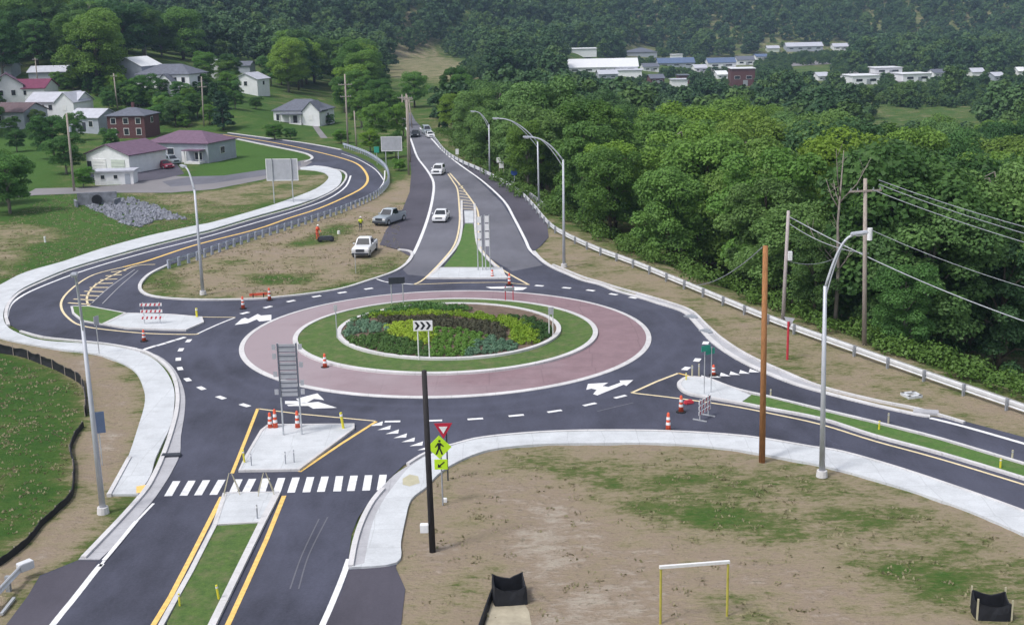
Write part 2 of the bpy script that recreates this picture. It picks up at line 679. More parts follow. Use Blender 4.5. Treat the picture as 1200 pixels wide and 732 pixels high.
def sheet(name, poly, z, mat, kind='structure', label=None, cat=None, thick=0.0, conform=False):
    vs = [Vector((x, y, 0)) for x, y in poly]
    tris = tessellate_polygon([vs])
    n = len(vs)
    V = [(v.x, v.y, z) for v in vs]
    Fc = [tuple(t) for t in tris]
    if thick:
        V += [(v.x, v.y, z - thick) for v in vs]
        Fc += [(i, (i + 1) % n, n + (i + 1) % n, n + i) for i in range(n)]
    if conform:
        me = bpy.data.meshes.new(name)
        me.from_pydata(V, [], Fc)
        bm = bmesh.new()
        bm.from_mesh(me)
        for _ in range(4):
            bmesh.ops.subdivide_edges(bm, edges=[e for e in bm.edges if e.calc_length() > 5], cuts=1, use_grid_fill=False)
            bmesh.ops.triangulate(bm, faces=bm.faces)
        for v in bm.verts:
            v.co.z = z + float(hfun(v.co.x, v.co.y))
        bmesh.ops.recalc_face_normals(bm, faces=bm.faces)
        bm.to_mesh(me)
        bm.free()
        me.materials.append(MATS[mat])
        o = bpy.data.objects.new(name, me)
        COL.objects.link(o)
    else:
        mb = MB()
        mb.add(V, Fc)
        o = mb.build(name, mat)
    return tag(o, label, cat, None, kind)


def strip_pts(line, wl_, wr_):
    L = [Vector((x, y)) for x, y in line]
    out_l, out_r = [], []
    for i, p in enumerate(L):
        t = (L[min(i + 1, len(L) - 1)] - L[max(i - 1, 0)])
        if t.length < 1e-6:
            t = Vector((1, 0))
        t.normalize()
        n = Vector((-t.y, t.x))
        out_l.append(p + n * wl_)
        out_r.append(p - n * wr_)
    return out_l, out_r


def strip(mb, line, width, z, off=0.0, closed=False):
    if closed:
        line = list(line) + [line[0], line[1]]
    a, b = strip_pts(line, width / 2 + off, width / 2 - off)
    if closed:
        a[0], b[0] = a[-2], b[-2]
        a, b = a[:-1], b[:-1]
    o = [(p.x, p.y, z) for p in a] + [(p.x, p.y, z) for p in b]
    n = len(a)
    mb.add(o, [(i, i + 1, n + i + 1, n + i) for i in range(n - 1)])
    return mb


def kerb(mb, line, width=.3, h=.14, off=0.0, base=-.03):
    a, b = strip_pts(line, width / 2 + off, width / 2 - off)
    n = len(a)
    V = [(p.x, p.y, base) for p in a] + [(p.x, p.y, h) for p in a] + [(p.x, p.y, h) for p in b] + [(p.x, p.y, base) for p in b]
    Fc = []
    for i in range(n - 1):
        for k in range(3):
            Fc.append((k * n + i, k * n + i + 1, (k + 1) * n + i + 1, (k + 1) * n + i))
    Fc += [(0, n, 2 * n, 3 * n), (n - 1, 2 * n - 1, 3 * n - 1, 4 * n - 1)]
    mb.add(V, Fc)
    return mb

# ================================================================ GROUND
xs = np.concatenate([-np.geomspace(1600, 135, 60), np.arange(-130, 112, .62), np.geomspace(115, 1900, 60)])
ys = np.concatenate([np.linspace(-80, 22, 12), np.arange(25, 190, .62), np.arange(190.8, 380, 1.1), np.geomspace(382, 2600, 170)])
GX, GY = np.meshgrid(xs, ys)
GZ = hfun(GX, GY)
dry = np.full(GX.shape, .30)
bri = np.zeros(GX.shape)


def paint(polypx, d=None, b=None):
    pw = PL(polypx)
    m = inpoly(GX, GY, pw)
    if d is not None:
        dry[m] = d
    if b is not None:
        bri[m] = b


near = GY < 330
bri[near] = .35
dl = line_dist(GX, GY, RAIL)
dry[dl > 1] = .42
bri[dl > 1] = .1
# field in the lower right, dry and trampled
paint([(400, 800), (440, 600), (500, 535), (600, 512), (860, 515), (1210, 610), (1340, 660), (1300, 900)], .70, .1)
paint([(470, 600), (560, 560), (640, 620), (620, 700), (480, 740), (440, 800), (700, 800), (740, 650), (640, 590), (500, 570)], .80, 0)
paint([(600, 560), (700, 560), (740, 640), (780, 720), (780, 800), (600, 800)], .84, 0)
paint([(560, 530), (860, 530), (1000, 565), (1200, 645), (1300, 690), (1300, 760), (1160, 740), (1060, 690), (940, 640), (850, 610), (720, 612), (690, 575), (580, 552)], .49, .05)
paint([(725, 592), (790, 588), (860, 600), (930, 612), (900, 626), (830, 618), (740, 606)], .27, .35)
paint([(840, 560), (920, 580), (1000, 600), (1010, 625), (960, 640), (900, 612), (850, 590)], .5, .2)
paint([(1020, 650), (1080, 665), (1140, 690), (1120, 712), (1060, 690)], .32, .35)
paint([(835, 690), (880, 680), (930, 732), (860, 732)], .5, .3)
paint([(1190, 700), (1300, 680), (1300, 800), (1180, 760)], .45, .4)
# dry bank between kerb and guardrail on the right
paint([(628, 262), (640, 258), (700, 288), (900, 370), (1200, 474), (1340, 520), (1340, 600), (1100, 510), (900, 450), (820, 392), (740, 350), (630, 318)], .60, 0)
paint([(690, 310), (760, 330), (840, 375), (800, 372), (740, 340)], .56, .2)
# ground inside the loop
paint([(180, 325), (250, 295), (350, 262), (400, 245), (450, 225), (485, 200), (490, 290), (460, 320), (300, 352), (190, 350), (165, 335)], .68, .1)
paint([(290, 318), (330, 322), (378, 319), (372, 331), (330, 336), (292, 330)], .25, .4)
paint([(175, 330), (205, 318), (212, 345), (190, 348)], .25, .4)
paint([(225, 318), (285, 298), (290, 306), (240, 322)], .4, .3)
paint([(402, 318), (440, 305), (465, 298), (464, 310), (420, 325)], .36, .3)
paint([(368, 274), (395, 262), (415, 260), (412, 268), (380, 285), (335, 293), (340, 284)], .30, .4)
paint([(205, 338), (275, 342), (270, 350), (210, 350)], .5, .3)
# lower left
paint([(-80, 400), (0, 397), (120, 420), (160, 440), (168, 470), (150, 535), (120, 590), (90, 656), (40, 680), (0, 732), (-80, 800)], .84, 0)
paint([(-120, 405), (0, 410), (60, 428), (97, 455), (98, 495), (80, 545), (82, 585), (50, 612), (0, 655), (-120, 740)], .12, .15)
paint([(-120, 560), (0, 550), (30, 570), (10, 620), (-120, 700)], .36, .1)
# left of the loop
paint([(-80, 410), (-80, 225), (60, 225), (200, 270), (300, 248), (75, 308), (0, 338)], .22, .45)
paint([(-80, 260), (35, 262), (75, 270), (60, 285), (30, 300), (0, 325), (-80, 330)], .52, .3)
paint([(35, 226), (92, 228), (120, 250), (160, 266), (130, 272), (70, 268), (60, 255), (35, 250)], .10, .9)
paint([(35, 290), (70, 280), (160, 275), (60, 302), (20, 318)], .14, .6)
paint([(150, 222), (220, 228), (330, 210), (385, 203), (385, 212), (340, 232), (225, 252), (190, 240)], .56, .3)
paint([(230, 240), (330, 216), (360, 214), (300, 240), (240, 255)], .46, .3)
# lawns around the village
paint([(225, 207), (265, 165), (300, 169), (358, 183), (350, 191), (300, 202), (262, 207)], .05, .95)
paint([(235, 118), (310, 110), (330, 150), (400, 140), (402, 160), (300, 158), (240, 148)], .2, .3)
paint([(-80, 150), (60, 155), (60, 218), (-80, 222)], .10, .8)
dry[(GY > 400) & (GY < 900)] = .30
paint([(455, 60), (500, 61), (610, 85), (618, 98), (560, 100), (455, 92)], .50, 0)
paint([(1015, 124), (1145, 128), (1150, 142), (1020, 135)], .2, .4)
paint([(885, 74), (992, 70), (1000, 86), (930, 96), (880, 92)], .5, .15)


def blur(a, n):
    for _ in range(n):
        p = np.pad(a, 1, mode='edge')
        a = (p[:-2, 1:-1] + p[2:, 1:-1] + p[1:-1, :-2] + p[1:-1, 2:] + 2 * p[1:-1, 1:-1]) / 6
    return a


dry, bri = blur(dry, 10), blur(bri, 8)
ny, nx = GX.shape
rngg = np.random.default_rng(3)
micro = blur(rngg.normal(0, .10, GX.shape), 2)
road_ok = (GY < 335)
GZ2 = GZ - .0 + np.where(road_ok, np.clip(micro, -.05, 0.0) - .006, 0)
me = bpy.data.meshes.new('ground')
V = np.stack([GX, GY, GZ2], -1).reshape(-1, 3)
idx = np.arange(ny * nx).reshape(ny, nx)
Q = np.stack([idx[:-1, :-1], idx[:-1, 1:], idx[1:, 1:], idx[1:, :-1]], -1).reshape(-1, 4)
me.vertices.add(len(V))
me.vertices.foreach_set('co', V.ravel())
me.loops.add(len(Q) * 4)
me.loops.foreach_set('vertex_index', Q.ravel().astype(np.int32))
me.polygons.add(len(Q))
me.polygons.foreach_set('loop_start', np.arange(0, len(Q) * 4, 4, dtype=np.int32))
me.polygons.foreach_set('use_smooth', np.ones(len(Q), bool))
me.update()
ca = me.color_attributes.new('cover', 'FLOAT_COLOR', 'POINT')
cc = np.stack([dry, bri, np.zeros_like(dry), np.ones_like(dry)], -1).reshape(-1)
ca.data.foreach_set('color', cc.astype(np.float32))
me.materials.append(MATS['ground'])
go = bpy.data.objects.new('ground', me)
COL.objects.link(go)
go['kind'] = 'structure'

# ================================================================ ROADS
ROAD = [(-60, 810), (7, 732), (32, 699), (47, 674), (92, 656), (117, 656), (140, 634), (160, 609), (180, 586), (195, 564), (202, 553), (210, 536), (212, 512),
        (216, 487), (217, 465), (212, 447), (202, 430), (185, 417), (160, 410), (125, 404), (87, 400), (50, 396), (25, 389), (11, 380),
        (7, 370), (11, 355), (25, 342), (50, 330), (82, 317), (125, 304), (175, 290), (230, 276), (250, 271), (300, 256), (350, 242),
        (380, 230), (397, 220), (406, 207), (400, 201), (385, 199), (368, 196), (352, 196), (355, 190), (366, 186), (360, 180), (340, 176), (305, 169), (267, 161),
        (245, 158), (245, 154), (267, 156), (312, 162), (350, 167), (380, 172), (400, 176), (417, 182), (437, 192), (449, 205), (451, 215), (437, 229),
        (400, 246), (350, 262), (300, 277), (250, 294), (200, 310), (175, 322), (164, 335), (170, 345), (195, 350), (240, 352),
        (300, 351), (325, 349), (362, 345), (400, 339), (430, 330), (445, 326), (462, 319), (477, 309), (483, 301), (476, 296), (465, 292),
        (445, 287), (452, 270), (472, 245), (480, 225), (482, 203), (481, 185), (478, 160), (474, 145), (468, 134), (482, 132), (487, 142), (500, 155), (516, 170), (527, 180), (552, 195),
        (590, 210), (612, 226), (628, 245), (641, 262), (643, 278), (634, 288), (624, 296), (640, 309), (665, 322), (682, 329), (702, 334), (720, 341), (745, 348),
        (770, 356), (800, 366), (815, 380), (835, 402), (870, 425), (920, 447), (950, 456), (962, 460), (1025, 476), (1075, 487),
        (1095, 488), (1125, 492), (1200, 512), (1300, 545), (1300, 640), (1200, 601), (1125, 574), (1050, 549), (987, 531),
        (950, 525), (875, 513), (787, 507), (700, 506), (633, 508), (567, 514), (533, 522), (500, 532), (473, 545), (455, 562),
        (437, 581), (420, 606), (412, 626), (407, 666), (465, 661), (452, 700), (450, 732), (440, 810)]
RW = PL(ROAD)
sheet('road', RW, .016, 'asphalt')
# older lighter carriageway of the highway to the north, and shoulders
sheet('road_north', PL([(468, 134), (482, 132), (487, 142), (500, 155), (516, 170), (530, 185), (560, 211), (588, 238), (600, 256), (612, 281), (621, 297), (636, 311), (600, 318), (585, 309), (562, 294),
                        (557, 280), (556, 265), (545, 262), (540, 268), (534, 289), (519, 309), (500, 324), (478, 322), (472, 316), (483, 302), (491, 286), (501, 258), (508, 232), (509, 215), (500, 197), (489, 182), (480, 160), (474, 145)]), .020, 'asphalt_old')
sheet('road_shoulder', PL([(478, 160), (489, 184), (500, 199), (508, 215), (507, 233), (500, 258), (490, 286), (480, 300),
                           (465, 292), (445, 287), (452, 270), (472, 245), (480, 225), (482, 203)]), .024, 'asphalt_shoulder')
sheet('road_shoulder', PL([(520, 176), (530, 183), (552, 195), (590, 210), (612, 226), (628, 245), (641, 262), (643, 278), (634, 287), (624, 294), (616, 279), (603, 254), (591, 234), (566, 211), (541, 194)]), .024, 'asphalt_shoulder')
sheet('road_shoulder', PL([(409, 668), (463, 663), (475, 690), (470, 732), (480, 800), (360, 800), (380, 735), (402, 690)]), .024, 'asphalt_shoulder')
sheet('road_shoulder', PL([(92, 657), (114, 658), (88, 700), (62, 731), (20, 790), (-50, 800), (8, 731), (32, 699), (48, 675)]), .024, 'asphalt_shoulder')
# village lane
LANE = [(-60, 232), (35, 225), (42, 221), (90, 220), (140, 217), (165, 213), (190, 206), (225, 207), (262, 206), (310, 199), (340, 191), (360, 187), (366, 190), (352, 199), (335, 203), (307, 211), (250, 222), (200, 226), (120, 226), (40, 229), (-60, 240)]
sheet('village_road', PL(LANE), .028, 'lane_gravel')
sheet('village_road', PL([(150, 207), (168, 196), (208, 193), (216, 204), (190, 210), (160, 214)]), .034, 'asphalt_shoulder')
sheet('driveway', PL([(225, 207), (262, 206), (310, 199), (340, 191), (352, 189), (353, 194), (310, 206), (250, 215), (200, 219), (190, 213)]), .032, 'asphalt_old')
sheet('path', PL([(365, 147), (372, 147), (384, 162), (376, 162)]), .02, 'lane_gravel', conform=True)

# sidewalks: slabs 14 cm above the asphalt
SW1_OUT = [(125, 581), (147, 545), (162, 502), (170, 472), (167, 452), (157, 435), (137, 424), (112, 416), (75, 411), (37, 405), (0, 397), (-30, 385), (-40, 365), (-25, 348), (0, 335), (30, 320), (75, 307),
           (120, 292), (175, 277), (230, 265), (250, 261), (300, 247), (337, 235), (370, 222), (384, 211), (383, 205), (373, 201), (352, 199)]
SW1_IN = [(352, 197), (372, 195), (390, 198), (400, 204), (398, 217), (380, 229), (350, 240), (300, 254), (250, 269), (230, 274), (175, 288), (125, 302), (82, 315), (50, 328), (25, 340), (11, 353), (4, 368), (8, 383),
          (25, 393), (50, 400), (87, 403), (125, 406), (160, 413), (180, 422), (195, 437), (204, 457), (204, 480), (200, 500), (190, 522), (182, 540), (176, 560), (162, 581)]
sheet('pavement', smooth(PL(SW1_OUT), 4) + smooth(PL(SW1_IN), 4), .13, 'sidewalk', thick=.2)
# kerb and gutter beside it
g1 = [(92, 656), (120, 626), (150, 596), (168, 577), (182, 556), (190, 535), (199, 510), (207, 482), (208, 462), (203, 442), (191, 427), (172, 415), (150, 410)]
g2 = [(160, 409), (185, 417), (202, 430), (212, 447), (217, 465), (216, 487), (212, 512), (211, 532), (203, 550), (195, 564), (180, 586), (160, 609), (140, 634), (117, 656)]
sheet('kerb_apron', smooth(PL(g1), 3) + smooth(PL(g2), 3), .055, 'gutter', thick=.08)
kb = MB()
kerb(kb, smooth(PL([(150, 409), (172, 414), (191, 426), (203, 441), (208, 461), (207, 483), (200, 510), (192, 533), (184, 552), (172, 574), (150, 600), (122, 630), (98, 655)]), 4), .28, .17)
kerb(kb, smooth(PL([(128, 582), (147, 547), (152, 538)]), 3), .25, .2)
kb.build('kerb', 'kerb')['kind'] = 'structure'
kb = MB()
kerb(kb, smooth(PL([(10, 382), (7, 370), (11, 356), (25, 343), (50, 331), (82, 318), (125, 305), (175, 291), (230, 277), (250, 272), (300, 257), (350, 243), (380, 231), (398, 220), (406, 208), (401, 201), (385, 198), (368, 195)]), 4), .3, .16)
kerb(kb, smooth(PL([(24, 389), (50, 396), (87, 400), (125, 404), (160, 410)]), 3), .22, .155)
kb.build('kerb', 'kerb')['kind'] = 'structure'
# south-east sidewalk
SE_OUT = [(409, 667), (465, 661), (470, 636), (475, 611), (482, 587), (500, 572), (513, 558), (530, 546), (556, 534), (583, 527), (633, 522), (700, 521), (775, 521), (850, 527), (900, 535), (962, 547), (1012, 560), (1075, 579), (1137, 601), (1200, 628), (1300, 672)]
SE_IN = [(1300, 640), (1200, 602), (1125, 575), (1050, 550), (987, 532), (950, 526), (875, 514), (787, 508), (700, 507), (633, 509), (567, 515), (533, 523), (504, 534), (480, 549), (464, 568), (452, 584), (440, 606), (433, 630), (427, 662)]
sheet('pavement', smooth(PL(SE_OUT), 4) + smooth(PL(SE_IN), 4), .13, 'sidewalk', thick=.2)
sheet('kerb_apron', smooth(PL([(409, 667), (414, 640), (420, 614), (432, 590), (447, 572), (462, 557), (480, 545), (500, 533)]), 3) + smooth(PL([(504, 535), (480, 550), (464, 569), (451, 585), (440, 607), (433, 631), (426, 664)]), 3), .05, 'gutter', thick=.08)
kb = MB()
kerb(kb, smooth(PL([(1300, 640), (1200, 601), (1125, 574), (1050, 549), (987, 531), (950, 525), (875, 513), (787, 507), (700, 506), (633, 508), (567, 514), (533, 522), (500, 532), (478, 545)]), 4), .22, .16)
kerb(kb, smooth(PL([(449, 574), (436, 590), (424, 613), (416, 638), (411, 665)]), 4), .28, .17)
kb.build('kerb', 'kerb')['kind'] = 'structure'
# detectable warning pads at the kerb ramps
sheet('paving_pad', PL([(160, 572), (172, 570), (169, 579), (160, 580)]), .137, 'yellow_paint')
sheet('paving_pad', PL([(472, 563), (480, 558), (490, 560), (492, 568), (480, 572), (472, 570)]), .137, 'tan_plastic')
# north-east kerb and gutter
NE_A = [(624, 295), (632, 304), (645, 313), (665, 322), (682, 329), (702, 334), (720, 341), (745, 348), (770, 356), (800, 366), (815, 380), (835, 402), (870, 425), (920, 447), (962, 460), (1025, 476), (1075, 487), (1090, 489)]
kb = MB()
kerb(kb, smooth(PL(NE_A), 4), .45, .10, off=.12)
kb.build('kerb', 'kerb')['kind'] = 'structure'
kb = MB()
kerb(kb, smooth(PL([(648, 311), (682, 325), (702, 331), (724, 338), (770, 351), (808, 364), (826, 380), (845, 397), (876, 417), (920, 437), (962, 454), (1025, 470), (1075, 480), (1130, 496)]), 4), .22, .16)
kb.build('kerb', 'kerb')['kind'] = 'structure'
sheet('gutter', smooth(PL([(745, 349), (770, 356), (800, 366), (815, 380), (835, 402), (870, 425), (920, 447), (962, 460)]), 3) + smooth(PL([(962, 455), (920, 438), (876, 418), (845, 398), (826, 381), (806, 364), (770, 352), (745, 343)]), 3), .06, 'gutter', thick=.08)
# west inner kerb (inside the loop)
kb = MB()
kerb(kb, smooth(PL([(197, 311), (175, 322), (164, 335), (170, 345), (195, 350), (240, 352), (300, 351), (325, 349), (362, 345), (400, 339), (430, 330), (462, 319), (477, 309), (483, 300), (480, 295), (467, 293)]), 4), .34, .15)
kb.build('kerb', 'kerb')['kind'] = 'structure'
kb = MB()
kerb(kb, smooth(PL([(267, 161), (305, 169), (340, 176), (360, 181), (366, 186), (358, 190)]), 4), .5, .15)
kerb(kb, smooth(PL([(267, 156), (312, 162), (350, 167), (380, 172), (400, 176)]), 4), .35, .15)
kb.build('kerb', 'kerb')['kind'] = 'structure'

# ---------------------------------------------------------------- central island
C0 = (-5.4838, 101.332)
RO = [17.229, -0.14, -0.459, -0.084, -0.214]
RM = [12.696, -0.173, 0.274, 0.162, -0.193]
RI = [9.513, 0.105, 0.887, -0.008, -0.272]


def ring(c, dr=0.0, n=144):
    out = []
    for i in range(n):
        a = 2 * math.pi * i / n
        r = c[0] + c[1] * math.cos(a) + c[2] * math.sin(a) + c[3] * math.cos(2 * a) + c[4] * math.sin(2 * a) + dr
        out.append((C0[0] + r * math.cos(a), C0[1] + r * math.sin(a)))
    return out


def ringband(name, c, d0, d1, z0, z1, mat, n=144):
    a, b = ring(c, d0, n), ring(c, d1, n)
    V = [(p[0], p[1], .0) for p in a] + [(p[0], p[1], z0) for p in a] + [(p[0], p[1], z1) for p in b] + [(p[0], p[1], .0) for p in b]
    Fc = []
    for k in range(3):
        for i in range(n):
            Fc.append((k * n + i, k * n + (i + 1) % n, (k + 1) * n + (i + 1) % n, (k + 1) * n + i))
    mb = MB()
    mb.add(V, Fc)
    o = mb.build(name, mat)
    o['kind'] = 'structure'
    return o


sheet('truck_apron', ring(RO, -.3), .075, 'apron', thick=.1)
ringband('kerb', RO, 0, -.42, .06, .10, 'kerb')
sheet('island_lawn', ring(RM, -.3), .20, 'island_grass', thick=.2)
ringband('kerb', RM, 0, -.42, .24, .26, 'kerb')
sheet('planting_bed', ring(RI, -.2), .30, 'soil_brown', thick=.2)
ringband('kerb', RI, 0, -.40, .38, .38, 'kerb')

# ---------------------------------------------------------------- splitter islands
def island(name, poly, z=.14, mat='sidewalk', kb=True):
    pw = smooth(PL(poly), 3, True)
    sheet(name, pw, z, mat, thick=.2)
    if kb:
        m = MB()
        kerb(m, pw + [pw[0]], .24, z + .022)
        m.build('kerb', 'kerb')['kind'] = 'structure'


def poly_island(name, poly, z, mat, edge=True):
    pw = PL(poly)
    sheet(name, pw, z, mat, thick=.2)
    if edge:
        m = MB()
        kerb(m, pw + [pw[0]], .2, z + .022)
        m.build('kerb', 'kerb')['kind'] = 'structure'


# south
poly_island('traffic_island', [(315, 500), (415, 499), (414, 504), (350, 552), (281, 553), (290, 535), (307, 506)], .15, 'sidewalk')
poly_island('traffic_island', [(264, 580), (325, 579), (307, 614), (252, 617)], .15, 'sidewalk')
sheet('median_grass', PL([(253, 618), (304, 615), (282, 660), (255, 715), (225, 780), (190, 780), (196, 732), (225, 675)]), .12, 'island_grass', thick=.14)
kb = MB()
kerb(kb, PL([(264, 580), (252, 617), (224, 672), (196, 722), (165, 780)]), .26, .17)
kerb(kb, PL([(325, 580), (307, 615), (285, 660), (250, 732), (228, 780)]), .36, .17)
kb.build('kerb', 'kerb')['kind'] = 'structure'
# west
poly_island('traffic_island', [(122, 381), (150, 368.5), (200, 370), (236, 373), (238, 379), (218, 388), (150, 386)], .15, 'sidewalk')
poly_island('traffic_island', [(84, 360), (105, 360), (147, 368), (120, 381), (97, 377), (86, 368)], .12, 'verge_grass')
# north
poly_island('traffic_island', [(501, 327), (517, 315), (588, 315), (593, 327)], .15, 'sidewalk')
sheet('median_grass', PL([(545, 263), (554, 263), (558, 280), (562, 295), (577, 314), (520, 314), (535, 295), (540, 280)]), .12, 'verge_grass', thick=.14)
poly_island('traffic_island', [(544, 248), (555, 248), (555, 262), (545, 262)], .14, 'sidewalk', False)
kb = MB()
kerb(kb, smooth(PL([(541, 236), (541, 250), (541, 268), (536, 288), (520, 308), (501, 327)]), 4), .30, .16)
kerb(kb, smooth(PL([(556, 240), (557, 252), (557, 268), (559, 284), (564, 296), (580, 312), (594, 327)]), 4), .30, .16)
kb.build('kerb', 'kerb')['kind'] = 'structure'
# east
sheet('traffic_island', smooth(PL([(796, 453), (799, 447), (808, 444), (830, 445)]), 4) + PL([(880, 465), (869, 473), (830, 466)]) + smooth(PL([(806, 461), (798, 457), (796, 454)]), 3), .15, 'sidewalk', thick=.2)
sheet('median_grass', PL([(880, 464), (903, 468), (962, 483), (1025, 498), (1100, 517), (1200, 547), (1300, 577), (1300, 592), (1200, 560), (1100, 530), (1025, 510), (962, 490), (900, 478), (870, 472)]), .12, 'verge_grass', thick=.14)
kb = MB()
kerb(kb, smooth(PL([(830, 445), (862, 457), (900, 466), (962, 481), (1025, 496), (1100, 515), (1200, 545), (1300, 575)]), 4), .24, .17)
kerb(kb, smooth(PL([(830, 445), (808, 443.5), (798, 448), (796, 454), (806, 462), (830, 467), (870, 474), (900, 480), (962, 492), (1025, 512), (1100, 532), (1200, 562), (1300, 594)]), 4), .28, .17)
kb.build('kerb', 'kerb')['kind'] = 'structure'

# ---------------------------------------------------------------- painted markings
ZP = .032


def line(pts, wd, mat='white_paint', z=ZP, sm=4, name='road_marking'):
    pw = smooth(PL(pts), sm) if sm > 1 else PL(pts)
    m = MB()
    strip(m, pw, wd, z)
    o = m.build(name, mat)
    o['kind'] = 'structure'
    return o


# white edge lines
line([(8, 372), (10, 362), (17, 353), (37, 341), (82, 323), (125, 309), (175, 295), (230, 281), (300, 261), (350, 246), (385, 233), (405, 219), (411, 206)], .30)
line([(117, 664), (140, 634), (158, 613), (180, 590)], .16)
line([(20, 790), (62, 732), (87, 701), (112, 669), (119, 661)], .32)
line([(122, 657), (140, 635.5), (160, 611)], .24, z=.062)
line([(350, 790), (378, 732), (392, 700), (402, 675), (409, 655)], .30)
line([(476, 150), (482, 165), (489, 184), (500, 199), (508, 214), (506.5, 235), (500, 260), (490, 286), (482, 301), (470, 314), (441, 326)], .38)
line([(492, 150), (505, 162), (520, 178), (540, 194), (565, 212), (590, 235), (602, 255), (615, 280), (622, 294), (640, 309)], .34)
line([(1090, 490), (1130, 500), (1200, 520), (1300, 550)], .34)
line([(182, 310), (160, 311.5), (138, 320), (112, 334), (102, 348), (104, 360)], .22, 'pale_yellow_paint')
line([(451, 200), (449, 215), (436, 227), (400, 243), (350, 258.5), (300, 273), (250, 290), (200, 307)], .2)
line([(400, 180), (420, 187), (440, 199), (450, 212)], .2)
# thin joints and scuffs in the asphalt lane of the west entry
line([(108, 355), (128, 337), (158, 316)], .10, 'gutter')
line([(120, 356), (140, 336), (162, 317)], .08, 'gutter')
# yellow lines
line([(262, 158), (307, 165), (340, 171), (375, 179), (402, 186), (418, 192), (427, 200), (431, 210), (426, 219), (411, 228), (375, 244), (338, 256), (300, 269), (230, 287), (175, 305), (145, 313)], .40, 'yellow_paint')
line([(145, 313), (110, 322), (87, 336), (73, 351), (73, 364), (84, 376), (97, 382), (125, 386.5), (175, 391), (225, 392), (232, 391)], .22, 'pale_yellow_paint')
line([(232, 391), (255, 380.5), (275, 372.5)], .2, 'white_paint')
line([(160, 367.5), (200, 369), (235, 371.5), (276, 372)], .16, 'pale_yellow_paint')
for a in range(9):
    t = a / 8
    x0, y0 = 80 + 50 * t, 355 - 36 * t
    line([(x0, y0), (x0 + 26 - 8 * t, y0 - 1 - 4 * t + 3)], .3, 'pale_yellow_paint', sm=1)
line([(150, 790), (180, 732), (200, 699), (228, 645), (260, 582)], .26, 'yellow_paint', sm=1)
line([(232, 790), (267, 732), (290, 682), (312, 633), (333, 581)], .26, 'yellow_paint', sm=1)
line([(302, 479), (288, 515), (272, 555)], .22, 'yellow_paint', sm=1)
line([(302, 479), (350, 485), (440, 493.5)], .16, 'pale_yellow_paint', sm=1)
line([(441, 494), (400, 520), (351, 553)], .22, 'yellow_paint', sm=1)
line([(740, 460.5), (770, 447), (795, 437.5)], .22, 'pale_yellow_paint', sm=1)
line([(795, 437.5), (812, 442)], .2, 'yellow_paint', sm=1)
line([(740, 460.5), (795, 467), (855, 475.5), (900, 484), (962, 497.5), (1025, 517), (1100, 537.5), (1200, 568), (1300, 600)], .20, 'pale_yellow_paint')
line([(525, 204), (531, 213), (536, 222), (538, 240), (538.5, 262), (533, 286), (517, 307), (497, 327), (485, 333.5)], .22, 'pale_yellow_paint')
line([(527, 203), (540, 218), (552, 234), (560, 248), (560.5, 270), (562, 288), (572, 302), (590, 317), (620, 334)], .24, 'pale_yellow_paint')
line([(485, 333.5), (540, 331.5), (590, 331), (620, 334)], .16, 'pale_yellow_paint', sm=1)
line([(441, 327), (455, 331), (485, 333.5)], .2, 'white_paint')
for a in range(9):
    y0 = 217 + a * 3.4
    hw = 1.5 + a * .95
    line([(538 + a * .6 - hw * .3, y0), (541 + a * .9 + hw, y0 + 1.6)], .28, 'pale_yellow_paint', sm=1)
# crosswalk
XB = [197, 215, 232, 250, 272, 287, 306, 324, 341, 359, 376, 395, 411, 429, 446]
XT = [207, 225, 242, 260, 280, 296, 312, 330, 347, 364, 381, 398, 415, 432, 449]
mb = MB()
for i, (xb, xt) in enumerate(zip(XB, XT)):
    t = i / 14
    yb, yt = 581.5 - 7 * t, 564 - 7.5 * t
    q = PL([(xb - 4.6, yb), (xb + 4.6, yb - .2), (xt + 4.4, yt - .2), (xt - 4.4, yt)])
    mb.add([(x, y, ZP) for x, y in q], [(0, 1, 2, 3)])
mb.build('crosswalk', 'white_paint')['kind'] = 'structure'


def teeth(a, b, n, ht, wd):
    mb = MB()
    A, B = Vector(P0(*a)), Vector(P0(*b))
    d = (B - A)
    L = d.length
    d.normalize()
    nn = Vector((d.y, -d.x))
    for i in range(n):
        c = A + d * (L * (i + .5) / n)
        q = [c - d * wd / 2, c + d * wd / 2, c + nn * ht]
        mb.add([(p.x, p.y, ZP) for p in q], [(0, 1, 2)])
    mb.build('road_marking', 'white_paint')['kind'] = 'structure'


def pdash(pts, ln, wd, ang=None):
    mb = MB()
    P = [Vector(P0(*p)) for p in pts]
    for i, c in enumerate(P):
        t = (P[min(i + 1, len(P) - 1)] - P[max(i - 1, 0)]).normalized()
        n = Vector((-t.y, t.x))
        q = [c - t * ln / 2 - n * wd / 2, c + t * ln / 2 - n * wd / 2, c + t * ln / 2 + n * wd / 2, c - t * ln / 2 + n * wd / 2]
        mb.add([(p.x, p.y, ZP) for p in q], [(0, 1, 2, 3)])
    mb.build('road_marking', 'white_paint')['kind'] = 'structure'


def ppoly(*polys, mat='white_paint'):
    mb = MB()
    for p in polys:
        q = PL(p)
        vs = [Vector((x, y, 0)) for x, y in q]
        mb.add([(x, y, ZP) for x, y in q], tessellate_polygon([vs]))
    mb.build('road_arrow', mat)['kind'] = 'structure'


